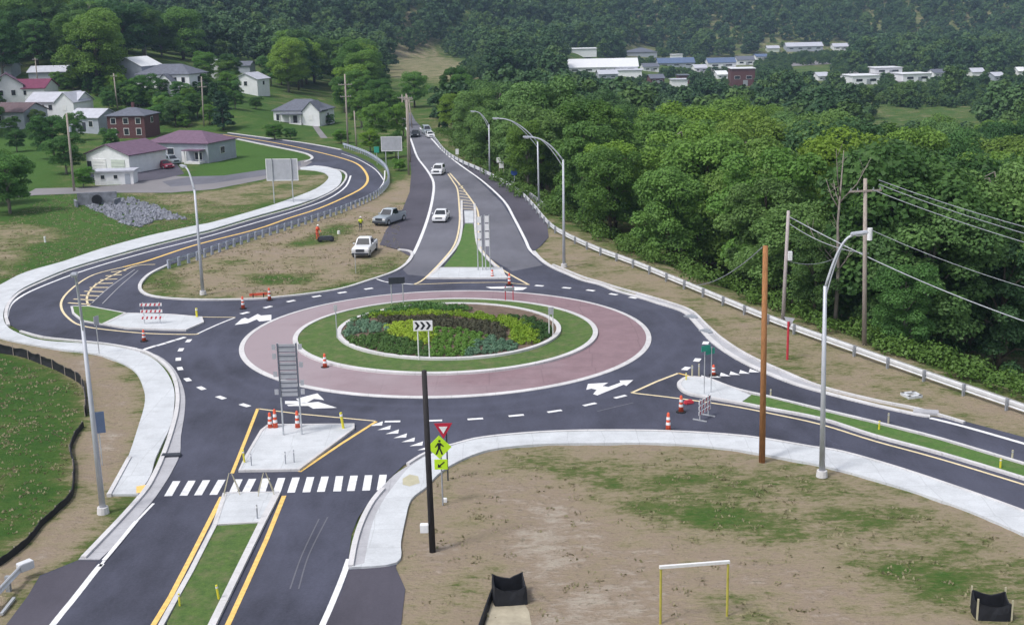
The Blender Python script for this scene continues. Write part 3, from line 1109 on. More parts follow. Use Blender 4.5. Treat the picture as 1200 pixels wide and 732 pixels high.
# shark teeth: wide wedge shapes
for (a, b, n) in (((436, 495), (502, 528), 7), ((822, 443), (890, 434), 6)):
    mb = MB()
    for i in range(n):
        t = (i + .5) / n
        cx, cy = a[0] + (b[0] - a[0]) * t, a[1] + (b[1] - a[1]) * t
        if n == 7:
            q = [(cx - 8, cy + 2), (cx + 8, cy - 3.6), (cx + 7, cy + 1.2)]
        else:
            q = [(cx - 7, cy + 1.6), (cx - 5.5, cy - 2.6), (cx + 6, cy + 1.8)]
        mb.add([(x, y, ZP) for x, y in PL(q)], [(0, 1, 2)])
    mb.build('road_marking', 'white_paint')['kind'] = 'structure'
pdash([(166, 411), (177, 407), (189, 403.7), (200, 400.3), (211, 397)], 1.15, .42)
pdash([(221, 399.5), (212, 410), (209, 421), (211, 432), (220, 445), (236, 455), (259, 466), (287, 475)], .95, .42)
pdash([(460, 494), (509, 493), (557, 491), (605, 487), (650, 482), (691, 474), (727, 465)], 1.05, .34)
pdash([(804, 432), (817, 422), (827, 402)], .9, .5)
pdash([(632, 335), (664, 337.5), (692, 340.5), (719, 345), (742, 349)], .9, .5)
pdash([(287, 367), (314, 360), (341, 353), (371, 347.5), (401, 343), (432, 338.5)], .9, .5)
ppoly([(275, 381), (283, 374), (287, 372.5), (291, 374), (302, 368), (306, 370), (318, 369), (318, 375.5), (304, 377), (301, 374.5), (290, 379)])
ppoly([(334, 470), (350, 470), (347, 467.5), (372, 461), (380, 469), (368, 467.5), (358, 473), (334, 473.5)],
      [(336, 474.5), (373, 471), (395, 478), (367, 479), (361, 475.8), (338, 476)])
ppoly([(687, 457), (689, 450), (713, 448.5), (706, 452.5), (713, 453.5), (727, 448.5), (726, 446), (742, 445.5), (734, 452.5), (731, 450.8), (700, 463.5), (695, 462), (699, 457), (693, 455.5)])
ppoly([(569, 336.5), (590, 336), (618, 337), (613, 340), (600, 340.8), (590, 340), (594, 338.6), (575, 338.4)])
# tyre tracks and pale joints worn into the carriageways
for pts, wd in (([(350, 690), (362, 650), (384, 606)], .07), ([(340, 690), (354, 650), (374, 608)], .07), ([(580, 258), (590, 270), (592, 276)], .2), ([(597, 278), (600, 286)], .35),
                ([(700, 482), (725, 476), (742, 472)], .12)):
    line(pts, wd, 'asphalt_old', z=.0285, name='tyre_track')

# ================================================================ GUARDRAILS
def guardrail(name, label, pts, spacing, hgt=.72, side=1, mat='rail_steel', face=.38, maxposts=100, wood=False, pw=.2, pmat='galvanised_dull'):
    L = [Vector((x, y, float(hfun(x, y)))) for x, y in pts]
    root = thing(name, label, 'guardrail', L[len(L) // 2], 0)
    base = root.location
    mb = MB()
    prof = [(0, 0), (.05, .05), (.0, .11), (.0, .2), (.05, .26), (0, .31)]
    a, b = strip_pts([(p.x, p.y) for p in L], .05, .05)
    n = len(L)
    V, Fc = [], []
    for k, (o, z) in enumerate(prof):
        for i in range(n):
            t = (L[min(i + 1, n - 1)] - L[max(i - 1, 0)])
            nn = Vector((-t.y, t.x, 0)).normalized() * side
            p = L[i] + nn * o + Vector((0, 0, hgt - face + z * face / .31)) - base
            V.append(p)
    m = len(prof)
    for k in range(m - 1):
        for i in range(n - 1):
            Fc.append((k * n + i, k * n + i + 1, (k + 1) * n + i + 1, (k + 1) * n + i))
    for k, (o, z) in enumerate(prof):
        for i in range(n):
            t = (L[min(i + 1, n - 1)] - L[max(i - 1, 0)])
            nn = Vector((-t.y, t.x, 0)).normalized() * side
            V.append(V[k * n + i] - nn * .02)
    o2 = m * n
    for k in range(m - 1):
        for i in range(n - 1):
            Fc.append((o2 + k * n + i, o2 + (k + 1) * n + i, o2 + (k + 1) * n + i + 1, o2 + k * n + i + 1))
    for i in range(n - 1):
        Fc.append((i, i + 1, o2 + i + 1, o2 + i))
        k = (m - 1) * n
        Fc.append((k + i, o2 + k + i, o2 + k + i + 1, k + i + 1))
    mb.add(V, Fc)
    mb.build('rail', mat, root)
    # posts
    pb = MB()
    pb.box((0, 0, hgt * .46), (pw, .2, hgt * .92 + .1))
    pm = pb.build('post', pmat if not wood else 'weathered_wood', root)
    first = True
    acc, k = 0.0, 0
    cnt = 0
    for i in range(n - 1):
        seg = (L[i + 1] - L[i])
        sl = seg.length
        while acc <= sl and cnt < maxposts:
            p = L[i] + seg * (acc / sl)
            nn = Vector((-seg.y, seg.x, 0)).normalized() * side
            q = pm if first else pm.copy()
            if not first:
                COL.objects.link(q)
                q.parent = root
            first = False
            q.location = p - nn * .14 - base
            q.rotation_euler = (0, 0, math.atan2(seg.y, seg.x))
            acc += spacing
            cnt += 1
        acc -= sl
    return root


loop_rail = smooth(PL([(197, 314), (225, 306), (250, 297), (300, 280), (350, 265), (400, 249), (437, 233), (452, 220), (455, 210), (450, 197), (432, 184), (412, 176), (402, 173)]), 4)
guardrail('guardrail', 'long steel guardrail with close-set posts curving along the inside of the loop road', loop_rail, 1.62, .95, 1, mat='rail_blue', face=.42, pw=.36, pmat='rail_blue')
east_rail = smooth([P0(*p) for p in [(497, 150), (510, 165), (522, 180), (540, 192), (565, 203), (600, 221), (622, 241), (642, 265), (660, 278), (700, 297), (740, 312), (800, 337), (900, 379), (1000, 416), (1100, 452), (1200, 487), (1290, 522)]], 4)
guardrail('guardrail', 'long pale guardrail running along the edge of the woods on the right', east_rail, 3.8, .84, 1, face=.56, pw=.13)
guardrail('guardrail', 'short second guardrail between the highway shoulder and the wooded bank', [P0(*p) for p in [(601, 214), (618, 226), (632, 238), (640, 246)]], 1.9, .8, 1)
sw_rail = PL([(-60, 762), (-20, 728), (4, 703), (28, 677)])
gr = guardrail('guardrail', 'short galvanised guardrail end beside the shoulder in the bottom left corner', sw_rail, 1.9, .8, -1)
mb = MB()
e_ = Vector((*sw_rail[-1], 0)) - gr.location
mb.box(e_ + Vector((.1, .1, .62)), (.75, .42, .42), rz=.9)
mb.build('end_terminal', 'rail_steel', gr, bevel=.03)
mb = MB()
pa, pb_ = P0(2, 722), P0(17, 703)
mb.bar((*[a - b for a, b in zip((*pa, .12), gr.location)],), (*[a - b for a, b in zip((*pb_, .12), gr.location)],), .14, .12)
mb.build('ground_strut', 'galvanised', gr)

# ================================================================ POLES AND LAMPS
def lamp(label, base, top, head, h_head=None):
    """davit lamp: mast from base, arm sweeping to the head; all three read off the picture"""
    b = P1(*base)
    H = h_at(b, top[1])
    root = thing('street_lamp', label, 'street lamp', b)
    x_top = PY(top[0], top[1], b.y).x - b.x
    lean = max(-.25, min(.25, x_top))
    mb = MB()
    mb.tube([(0, 0, .35), (lean * .5, 0, H * .5), (lean, 0, H)], [.17, .135, .10], 10)
    mb.build('mast', 'lamp_metal', root, smooth=True)
    mb = MB()
    mb.tube([(0, 0, 0), (0, 0, .38)], [.34, .30], 12)
    mb.build('footing', 'kerb', root)
    # head position: same depth
    hp = PY(head[0], head[1], b.y + head[2]) - b
    A = Vector((lean, 0, H * .99))
    B = hp
    arm = []
    for i in range(11):
        t = i / 10
        rise = (1 - (1 - t) ** 2)
        p = Vector((A.x + (B.x - A.x) * t, A.y + (B.y - A.y) * t, A.z + (B.z - A.z) * rise))
        arm.append(p)
    mb = MB()
    mb.tube(arm, [.075] * 11, 8)
    arm2 = [Vector((p.x, p.y, p.z - .75 * (1 - i / 7))) for i, p in enumerate(arm[:8])]
    mb.tube(arm2, [.045] * 8, 8)
    mb.build('arm', 'lamp_metal', root, smooth=True)
    d = (arm[-1] - arm[-3]).normalized()
    mb = MB()
    q = Vector((d.x, d.y, d.z * .3)).normalized().to_track_quat('X', 'Z').to_matrix()
    mb.box(B + d * .35, (.95, .36, .17), mat=q)
    hd = mb.build('lamp_head', 'lamp_metal', root, bevel=.05)
    mb = MB()
    mb.box(B + d * .42 - Vector((0, 0, .12)), (.5, .26, .08), mat=q)
    mb.build('lens', 'sign_white', hd)
    return root


lamp('tall grey street lamp on the right pavement, arm curving up to the right', (963, 558), (967, 335), (1000, 276, 0))
lamp('tall grey street lamp beside the silt fence on the left, head above the loop road', (121, 601), (96, 375), (88, 323, -1.2))
lamp('grey street lamp standing on the dry grass inside the loop road', (238, 345), (228, 222), (217, 196, 1.0))
lamp('grey street lamp at the kerb where the guardrail meets the dry bank', (661, 313), (660, 187), (622, 161, 0))
lamp('grey street lamp behind the guardrail with a long arm over the highway', (632, 243), (630, 166), (584, 139, 0))
lamp('thin grey street lamp farthest up the highway at the edge of the trees', (574, 206), (573, 146), (557, 131, 0))


def pole(label, base, top, mat, r0=.16, r1=.12, cross=(), boxes=(), cat='utility pole'):
    b = P1(*base)
    H = h_at(b, top[1])
    t = PY(top[0], top[1], b.y) - b
    root = thing('utility_pole', label, cat, b)
    mb = MB()
    mb.tube([(0, 0, -.3), (t.x * .5, 0, H * .5), (t.x, 0, H)], [r0, (r0 + r1) / 2, r1], 10)
    mb.build('pole', mat, root, smooth=True)
    for (z, half, rz) in cross:
        mb = MB()
        c = Vector((t.x * z / H, -.1, z))
        mb.box(c, (half * 2, .12, .14), rz=rz)
        ca_ = mb.build('crossarm', 'weathered_wood', root)
        ins = MB()
        for s in (-.92, -.5, .5, .92):
            x = s * half
            ins.tube([c + Vector((x * math.cos(rz), x * math.sin(rz), .07)), c + Vector((x * math.cos(rz), x * math.sin(rz), .26))], [.05, .035], 6)
        ins.build('insulator', 'galvanised_dull', ca_)
    for (z, dx, w_, h_, mt, shape) in boxes:
        mb = MB()
        c = Vector((t.x * z / H + dx, -.12, z))
        if shape == 'can':
            mb.tube([c - Vector((0, 0, h_ / 2)), c + Vector((0, 0, h_ / 2))], w_ / 2, 12)
            mb.build('transformer', mt, root, smooth=False)
        else:
            mb.box(c, (w_, .35, h_))
            mb.build('meter_box', mt, root, bevel=.02)
    return root, b, t, H


pole('black creosoted pole between the pavement end and the dry field', (507, 646), (497, 434), 'dark_wood', .17, .13, boxes=[(1.35, -.35, .42, .42, 'siding_white', 'box')])
po, pob, pot, poH = pole('new orange-brown wooden pole standing in the dirt by the right pavement', (893, 541), (897, 288), 'orange_wood', .19, .15)
pgb = pole('pale grey wooden pole behind the guardrail with a small white box', (917, 384), (924, 247), 'grey_wood', .17, .13, boxes=[(6.2, .28, .35, .75, 'siding_white', 'box')])
pcb = pole('tall wooden pole with a single crossarm and transformer before the woods', (1013, 404), (1014, 209), 'weathered_wood', .19, .14, cross=[(12.4, 1.3, 0.15)], boxes=[(9.0, .34, .42, .95, 'siding_white', 'can')])
pole('tall wooden pole with double crossarms beside the white porch house', (408, 172), (404, 87), 'weathered_wood', .2, .15, cross=[(12.6, 1.4, .2), (10.2, 1.1, .2)])
pole('short plain wooden pole next to the double-crossarm pole', (418, 175), (415, 130), 'weathered_wood', .15, .12)
pole('wooden pole in front of the brown-roofed shed house', (239, 148), (236, 90), 'weathered_wood', .18, .14, cross=[(9.3, 1.1, .3)])
pole('wooden pole rising among the trees behind the red brick house', (138, 128), (133, 86), 'weathered_wood', .18, .14, cross=[(8.2, .8, .3)])
pole('wooden pole with a long low crossbar on the village lawn', (87, 224), (78, 133), 'weathered_wood', .19, .15, boxes=[(9.8, .35, .4, .8, 'siding_grey', 'can')])
pole('wooden pole far up the left slope behind the maroon roof', (45, 103), (41, 68), 'weathered_wood', .17, .13, cross=[(7.5, .7, .3)])
for k, (bx, by, tx, ty) in enumerate([(479, 205, 476, 110), (481, 190, 477, 112), (473, 160, 471, 111), (483, 150, 479, 116), (477, 140, 474, 113)]):
    pole(['pole with crossarms nearest in the row along the highway', 'second pole in the row along the highway', 'third pole in the row along the highway, left of the road',
          'fourth pole in the row along the highway, at the bend', 'last small pole where the highway bends away'][k], (bx, by), (tx, ty), 'weathered_wood', .17, .13, cross=[(h_at(P1(bx, by), ty) - .7, 1.0, .1)])


def wire(name, label, a, b, sag, r=.030, cat='cable', group=None):
    mb = MB()
    pts = []
    for i in range(21):
        t = i / 20
        p = a.lerp(b, t)
        pts.append(Vector((p.x, p.y, p.z - sag * 4 * t * (1 - t))) - a)
    mb.tube(pts, r, 5)
    o = mb.build(name, 'galvanised_dull', None, smooth=True, loc=a)
    return tag(o, label, cat, group)


cr_b, cr_t, cr_H = pcb[1], pcb[2], pcb[3]
for i, (ax, ay, bx, by, lb) in enumerate([(1030, 211, 1340, 300, 'highest wire from the crossarm pole towards the right'), (1030, 216, 1340, 310, 'second wire from the crossarm pole, just under the highest'),
                                      (1022, 222, 1340, 322, 'third wire from the crossarm pole, lowest of the close three')]):
    wire('power_line', lb, PY(ax, ay, cr_b.y - .1), PY(bx, by, cr_b.y - 22), .35, .032, 'power line', 'wires strung from the crossarm pole')
wire('power_line', 'thin slack wire crossing the woods well below the crossarm', PY(1018, 268, cr_b.y), PY(1340, 372, cr_b.y - 20), .6, .025, 'power line')
ga, gt = pgb[1], pgb[2]
wire('communication_cable', 'thick dark cable from the grey pole sloping down right across the woods', PY(925, 254, ga.y), PY(1340, 420, ga.y - 22), .9, .05)
wire('communication_cable', 'thinner cable beside the thick one leaving the grey pole', PY(925, 262, ga.y), PY(1018, 297, cr_b.y), .5, .035)
wire('guy_wire', 'guy wire from the grey pole down to the bare tree', PY(925, 306, ga.y), PY(980, 302, ga.y + 2), .4, .03)
wire('guy_wire', 'wire from the top of the orange pole down into the trees', PY(893, 290, pob.y), PY(816, 334, pob.y + 30), .5, .03)

# ================================================================ SIGNS
def chev(mb, x, z, w_, h_, y):
    mb.add([(x, y, z + h_ / 2), (x + w_ * .45, y, z + h_ / 2), (x + w_, y, z), (x + w_ * .45, y, z - h_ / 2), (x, y, z - h_ / 2), (x + w_ * .5, y, z)], [(0, 5, 2, 1), (5, 4, 3, 2)])


def plate(w_, h_, x=0, z=0, y=0, t=.03, shape='rect'):
    mb = MB()
    if shape == 'rect':
        pr = [(x - w_ / 2, z - h_ / 2), (x + w_ / 2, z - h_ / 2), (x + w_ / 2, z + h_ / 2), (x - w_ / 2, z + h_ / 2)]
    elif shape == 'diamond':
        pr = [(x, z - h_ / 2), (x + w_ / 2, z), (x, z + h_ / 2), (x - w_ / 2, z)]
    elif shape == 'tri':
        pr = [(x - w_ / 2, z + h_ / 2), (x, z - h_ / 2), (x + w_ / 2, z + h_ / 2)]
    elif shape == 'disc':
        pr = [(x + w_ / 2 * math.cos(a * math.pi / 8), z + h_ / 2 * math.sin(a * math.pi / 8)) for a in range(16)]
    mb.prism(pr, 'y', y - t / 2, y + t / 2)
    return mb


def posts(root, xs_, H, r=.04, mat='galvanised', y=.05, y0=0):
    for x in xs_:
        mb = MB()
        mb.tube([(x, y, -.2), (x, y, H)], r, 7)
        mb.build('post', mat, root)


def facing(loc):      # turn a sign so that its face looks at the viewer's side of the junction
    return math.atan2(loc.x, loc.y) * -1


# chevron board on the central island
b = P0(497, 420, .3)
r_ = thing('chevron_sign', 'white board with three black chevrons on two white posts in the planted circle', 'road sign', (b[0], b[1], .3))
posts(r_, (-.42, .42), 2.2, .05, 'white_plastic')
pb = plate(1.5, .82, 0, 2.65).build('sign_panel', 'sign_white', r_)
mb = MB()
for k in range(3):
    chev(mb, -.66 + k * .44, 2.65, .42, .62, -.022)
mb.build('chevron', 'sign_black', pb)
# similar boards seen from behind around the circle
for (px, py, top, wd, lb, mt) in ((466, 356, 325, 1.5, 'dark back of a board on two thin posts at the far left of the circle', 'dark_metal'),
                                  (597, 352, 335, 1.0, 'edge-on board on two short reddish posts at the far side of the circle', 'galvanised_dull'),
                                  (646, 395, 360, .45, 'narrow pale green board on two white posts at the right of the planting bed', 'galvanised')):
    b = P0(px, py, .2)
    B = Vector((b[0], b[1], .2))
    H = h_at(B, top)
    r_ = thing('chevron_sign', lb, 'road sign', B, .15)
    s = wd / 2 * .72
    posts(r_, (-s, s), H, .045, 'white_plastic' if px == 646 else ('red_plastic' if px == 597 else 'galvanised'))
    plate(wd, .62 if px != 597 else .3, 0, H - .3, 0).build('sign_panel', mt, r_)
b = P0(395, 396, .2)
r_ = thing('marker_post', 'single thin pale post with a small plate at the left end of the planting bed', 'marker post', (*b, .2))
posts(r_, (0,), 2.6, .05)
plate(.3, .5, 0, 2.6).build('sign_panel', 'galvanised', r_)

# yield sign
b = P1(524, 563)
H = h_at(b, 495)
r_ = thing('yield_sign', 'red-bordered white triangular give way sign on a dark post by the crosswalk', 'road sign', b)
posts(r_, (.05,), H * .97, .045, 'dark_metal')
p_ = plate(1.06, .95, -.12, H - .5, 0, shape='tri').build('sign_panel', 'sign_red', r_)
plate(.50, .42, -.12, H - .44, -.02, shape='tri').build('white_centre', 'sign_white', p_)
# pedestrian warning sign
b = P1(519, 592)
Ht = h_at(b, 511)
r_ = thing('pedestrian_sign', 'fluorescent yellow-green diamond sign with a walking figure and a small arrow plate below', 'road sign', b)
posts(r_, (0,), Ht - .1, .045, 'galvanised_dull')
p_ = plate(1.35, 1.35, -.08, Ht - .62, 0, shape='diamond').build('sign_panel', 'sign_lime', r_)
mb = MB()
zc = Ht - .62
o = -.08


def qd(mb, pts, y=-.022):
    mb.add([(x, y, z) for x, z in pts], [tuple(range(len(pts)))])


qd(mb, [(o + .02 + .07 * math.cos(k * math.pi / 4), zc + .36 + .07 * math.sin(k * math.pi / 4)) for k in range(8)])
qd(mb, [(o - .09, zc + .26), (o + .10, zc + .26), (o + .07, zc - .08), (o - .08, zc - .08)])
qd(mb, [(o - .08, zc - .06), (o + .02, zc - .06), (o - .13, zc - .42), (o - .22, zc - .40)])
qd(mb, [(o - .02, zc - .06), (o + .07, zc - .06), (o + .2, zc - .40), (o + .11, zc - .43)])
qd(mb, [(o - .09, zc + .25), (o - .24, zc + .02), (o - .20, zc - .02), (o - .05, zc + .16)])
qd(mb, [(o + .08, zc + .25), (o + .26, zc + .06), (o + .22, zc + .01), (o + .06, zc + .14)])
mb.build('walking_figure', 'sign_black', p_)
p2 = plate(.72, .58, -.02, Ht - 1.62, 0).build('arrow_plate', 'sign_lime', r_)
mb = MB()
zz = Ht - 1.62
qd(mb, [(.15, zz + .17), (.20, zz + .12), (-.07, zz - .10), (-.12, zz - .05)])
qd(mb, [(-.2, zz - .18), (-.19, zz + .05), (.02, zz - .15)])
mb.build('arrow', 'sign_black', p2)
b = P1(521, 588)
mb = MB()
mb.box((0, 0, .12), (.28, .2, .24))
tag(mb.build('utility_box', 'siding_white', None, bevel=.02, loc=b), 'tiny white box lying at the foot of the pedestrian sign', 'utility box')

# tower of sign backs on the south island and a smaller one on the north island
def tower(label, base, top, w_, n, side, mat, group=None, dx=0):
    b = P1(*base)
    b.z = .15
    H = h_at(b, top)
    r_ = thing('guide_sign', label, 'road sign', b, 0, group)
    posts(r_, (-w_ * .38, w_ * .38), H, .06, 'galvanised', .06)
    z0 = H * (.42 if n > 3 else .3)
    st = (H - z0) / n
    for k in range(n):
        z = z0 + st * (k + .5)
        p_ = plate(w_ * .66, st * .80, 0, z, 0).build('sign_panel', mat, r_)
        if side:
            mb = MB()
            mb.box((0, -.03, z - st * .44), (w_ * .8, .05, .05))
            for s in (-1, 1):
                mb.box((s * w_ * .38, -.034, z), (.09, .05, st))
            mb.box((0, -.03, z + st * .1), (w_ * .7, .04, .05))
            mb.build('stiffener', 'roof_grey', p_)
            for s in (-1, 1):
                if (k + (s > 0)) % 2 == 0 or k in (0, n - 1):
                    plate(w_ * .16, st * .6, s * w_ * .54, z + .05, 0).build('wing_panel', mat, p_)
    return r_


tower('tall ladder-like stack of route sign backs on two posts on the near traffic island', (343, 512), 402, 1.55, 6, True, 'sign_back')
tower('narrow stack of white sign backs on a thin post beside the grass wedge', (563, 318), 253, .62, 4, False, 'sign_white', 'white sign stacks on the far island')
tower('second narrow stack of white sign backs, right of its twin by the grass wedge', (572, 318), 252, .62, 4, False, 'sign_white', 'white sign stacks on the far island')

# large sign backs
def bigsign(label, base, top, w_, h_, ribs, mat='sign_back', rz=0, name='guide_sign'):
    b = P1(*base)
    H = h_at(b, top)
    r_ = thing(name, label, 'road sign', b, rz)
    posts(r_, (-w_ * .3, w_ * .3), H - .1, .08, 'galvanised', -.12 if ribs else .1)
    p_ = plate(w_, h_, 0, H - h_ / 2).build('sign_panel', mat, r_)
    if ribs:
        for s in (-1, 1):
            mb = MB()
            mb.box((s * w_ * .30, -.06, H - h_ / 2), (.18, .09, h_))
            mb.build('rib', 'galvanised_dull', p_)
    mb = MB()
    for z in (H - .06, H - h_ + .06):
        mb.box((0, -.025, z), (w_, .03, .10))
    for s in (-1, 1):
        mb.box((s * (w_ / 2 - .05), -.026, H - h_ / 2), (.10, .03, h_ - .2))
    mb.build('border', 'sign_white', p_)
    return r_


bigsign('large blank grey back of a road sign beside the loop pavement', (333, 238), 186, 4.7, 3.2, True, rz=-.08)
bigsign('smaller blank grey sign board on two posts at the left edge of the highway', (460, 196), 160, 3.7, 2.6, False)
b = P1(442, 193)
r_ = thing('road_sign', 'small green sign left of the grey board by the highway', 'road sign', b)
posts(r_, (0,), 2.6, .05)
plate(.9, 1.1, 0, 2.7).build('sign_panel', 'sign_green', r_)
b = P1(117, 416)
r_ = thing('road_sign', 'edge of a small sign on a thin post behind the left pavement', 'road sign', b, 1.2)
posts(r_, (0,), 2.9, .04)
plate(.6, .75, 0, 2.9).build('sign_panel', 'sign_back', r_)
b = P1(120, 545)
H = h_at(b, 482)
r_ = thing('road_sign', 'blue-grey back of a sign on a thin post right of the left street lamp', 'road sign', b, .3)
posts(r_, (0,), H - .1, .04)
plate(.8, 1.35, 0, H - .7).build('sign_panel', 'roof_blue', r_)
MATS_ = MATS
b = P1(588, 213)
r_ = thing('route_sign', 'cluster of white sign plates at the edge of the woods by the highway', 'road sign', b)
posts(r_, (-.35, .35), 3.6, .05, 'weathered_wood')
for x, z in ((-.4, 3.5), (.42, 3.5), (0, 2.6)):
    plate(.72, .8, x, z).build('sign_panel', 'sign_white', r_)
b = P1(603, 222)
r_ = thing('road_sign', 'round blue sign on a post against the trees by the highway', 'road sign', b)
posts(r_, (0,), 2.4, .05)
plate(1.1, 1.1, 0, 2.7, shape='disc').build('sign_panel', 'sign_blue', r_)
b = P1(536, 188)
r_ = thing('road_sign', 'tiny white sign at the foot of the dark woods by the highway', 'road sign', b)
posts(r_, (0,), 1.2, .05)
plate(.6, 1.0, 0, 1.6).build('sign_panel', 'sign_white', r_)
# green street-name style signs on the east island
b = P1(829, 463)
r_ = thing('street_sign', 'pair of turquoise sign plates on two thin posts on the right traffic island', 'road sign', (b.x, b.y, .15), .5)
posts(r_, (-.25, .35), 3.3, .035)
plate(.75, .42, -.2, 3.3).build('sign_panel', 'sign_green', r_)
plate(.75, .42, .25, 3.0, .08).build('sign_panel', 'sign_green', r_)
# red post with a sign on the dry bank
b = P1(923, 421)
r_ = thing('yield_sign', 'sign turned away on a red post on the dry grass bank', 'road sign', b, 2.4)
posts(r_, (0,), 3.0, .09, 'red_plastic')
plate(.9, .8, 0, 2.9, -.08, shape='tri').build('sign_panel', 'sign_back', r_)

# ---------------------------------------------------------------- delineator stakes
def stake(label, base, hpx, mat, r=.05, group=None, cat='marker post', lean=0, z0=.13):
    b = P1(*base)
    b.z += z0
    H = h_at(b, base[1] - hpx)
    mb = MB()
    mb.tube([(0, 0, -.15), (lean, 0, H)], r, 7)
    root = thing('marker_post', label, cat, b, 0, group)
    mb.build('stake', mat, root)
    mb = MB()
    mb.tube([(lean * .78, 0, H * .78), (lean * .9, 0, H * .9)], r * 1.15, 7)
    mb.build('reflector', 'sign_white' if mat != 'tan_plastic' else 'galvanised', root)
    return root


stake('yellow stake on the near median grass, right of the other stake', (257, 704), 19, 'yellow_plastic', .055, lean=-.08)
stake('yellow stake against the left kerb of the near median', (211, 712), 17, 'yellow_plastic', .045)
stake('yellow stake at the front corner of the large traffic island', (403, 504), 21, 'yellow_plastic', .09, lean=-.15)
stake('yellow stake at the lower left corner of the large traffic island', (287, 544), 17, 'yellow_plastic', .06, lean=-.06)
stake('yellow stake on the concrete tip of the west traffic island', (231, 373), 12, 'yellow_plastic', .10)
stake('yellow stake in the right median grass, nearer the street lamp', (1030, 505), 12, 'yellow_plastic', .06)
stake('yellow stake in the right median grass, nearest the frame edge', (1172, 550), 13, 'yellow_plastic', .06)
stake('tan stake behind the right median kerb, middle of three', (1041, 496), 12, 'tan_plastic', .06, z0=0)
stake('tan stake behind the right median kerb, nearest the frame edge', (1186, 539), 12, 'tan_plastic', .06, z0=0)
stake('tan stake behind the right median kerb, next to the orange pole', (903, 466), 10, 'tan_plastic', .06, z0=0)
stake('tan stake in the road at the nose of the right island, left one', (811, 443), 15, 'tan_plastic', .06, z0=0)
stake('tan stake in the road at the nose of the right island, right one', (819, 441), 15, 'tan_plastic', .06, z0=0)
stake('yellow stake on the curved nose of the right island', (804, 447), 10, 'yellow_plastic', .05)
for px, py, lb in ((295, 548, 'left'), (335, 546, 'middle'), (345, 544, 'right')):
    stake('bare steel stub on the large traffic island, %s of the three' % lb, (px, py), 17, 'galvanised_dull', .035)
stake('bare steel stub on the small island south of the crosswalk', (302, 610), 19, 'galvanised_dull', .04)
stake('white flexible post in the grass strip of the north wedge', (565, 318), 5, 'white_plastic', .05)
stake('thin white post beside the white pickup on the bare ground', (417, 320), 24, 'galvanised', .035, z0=0)
stake('thin pale post on the bank of the left lawn', (53, 284), 7, 'white_plastic', .12, z0=0)


# ---------------------------------------------------------------- cones, barrels and barricades
def channelizer(label, base, hpx, group=None, tilt=0):
    b = P1(*base)
    H = h_at(b, base[1] - hpx)
    r_ = thing('traffic_channelizer', label, 'traffic cone', b, tilt, group)
    mb = MB()
    mb.prism([(math.cos(k * math.pi / 4) * .34, math.sin(k * math.pi / 4) * .34) for k in range(8)], 'z', 0, .09)
    mb.build('base', 'black_rubber', r_)
    mb = MB()
    mb.tube([(0, 0, .09), (0, 0, H * .5), (0, 0, H * .95), (0, 0, H)], [.18, .13, .09, .04], 12)
    bd = mb.build('cone_body', 'orange_plastic', r_, smooth=True)
    for z in (.42, .70):
        r0 = .18 - .09 * z
        mb = MB()
        mb.tube([(0, 0, H * z - H * .07), (0, 0, H * z + H * .07)], [r0 + .012, r0 - .004], 12)
        mb.build('reflective_band', 'sign_white', bd)
    return r_


channelizer('orange and white channelizer cone standing alone in the lane', (783, 505), 22)
channelizer('orange and white channelizer cone by the island nose, left of the barricade', (798, 483), 20)
channelizer('orange and white channelizer cone behind the right traffic island', (836, 440), 13)
channelizer('orange and white channelizer on the kerb of the central lawn', (381, 431), 17)
channelizer('orange cone on the asphalt at the right tip of the north island', (597, 334), 14)
channelizer('orange cone on the concrete of the north island', (577, 325), 9)
channelizer('orange channelizer at the bare ground edge, left of the small pair', (285, 362), 15)
channelizer('orange channelizer on the kerb of the bare ground, right of the small pair', (316, 352), 15)
channelizer('thin orange channelizer in the entry lane below the west island', (169, 400), 14)
channelizer('orange cone lying closest to the near island corner', (317, 503), 20)
channelizer('orange and white cone in the middle of the cluster on the near island', (323, 503), 24)
channelizer('orange cone at the post of the sign tower', (349, 503), 22)


def barricade(label, base, w_, H, rz, nr=3, lean=0.0):
    b = P1(*base)
    r_ = thing('barricade', label, 'barricade', b, rz)
    for s in (-1, 1):
        mb = MB()
        mb.box((s * w_ * .36, 0, H / 2), (.06, .06, H))
        mb.box((s * w_ * .36, 0, .05), (.07, 1.0, .07))
        mb.build('leg', 'galvanised', r_)
    for k in range(nr):
        z = H - .2 - k * (H - .55) / (nr - .4)
        mb = MB()
        mb.box((0, -.05, z), (w_, .04, .26))
        rl = mb.build('rail', 'sign_white', r_)
        mb = MB()
        n = int(w_ / .36)
        for i in range(n):
            x = -w_ / 2 + w_ * (i + .12) / n
            for yy in (-.073, -.026):
                mb.add([(x, yy, z - .12), (x + .15, yy, z - .12), (x + .24, yy, z + .12), (x + .09, yy, z + .12)], [(0, 1, 2, 3)])
        mb.build('stripe', 'red_plastic', rl)
    return r_


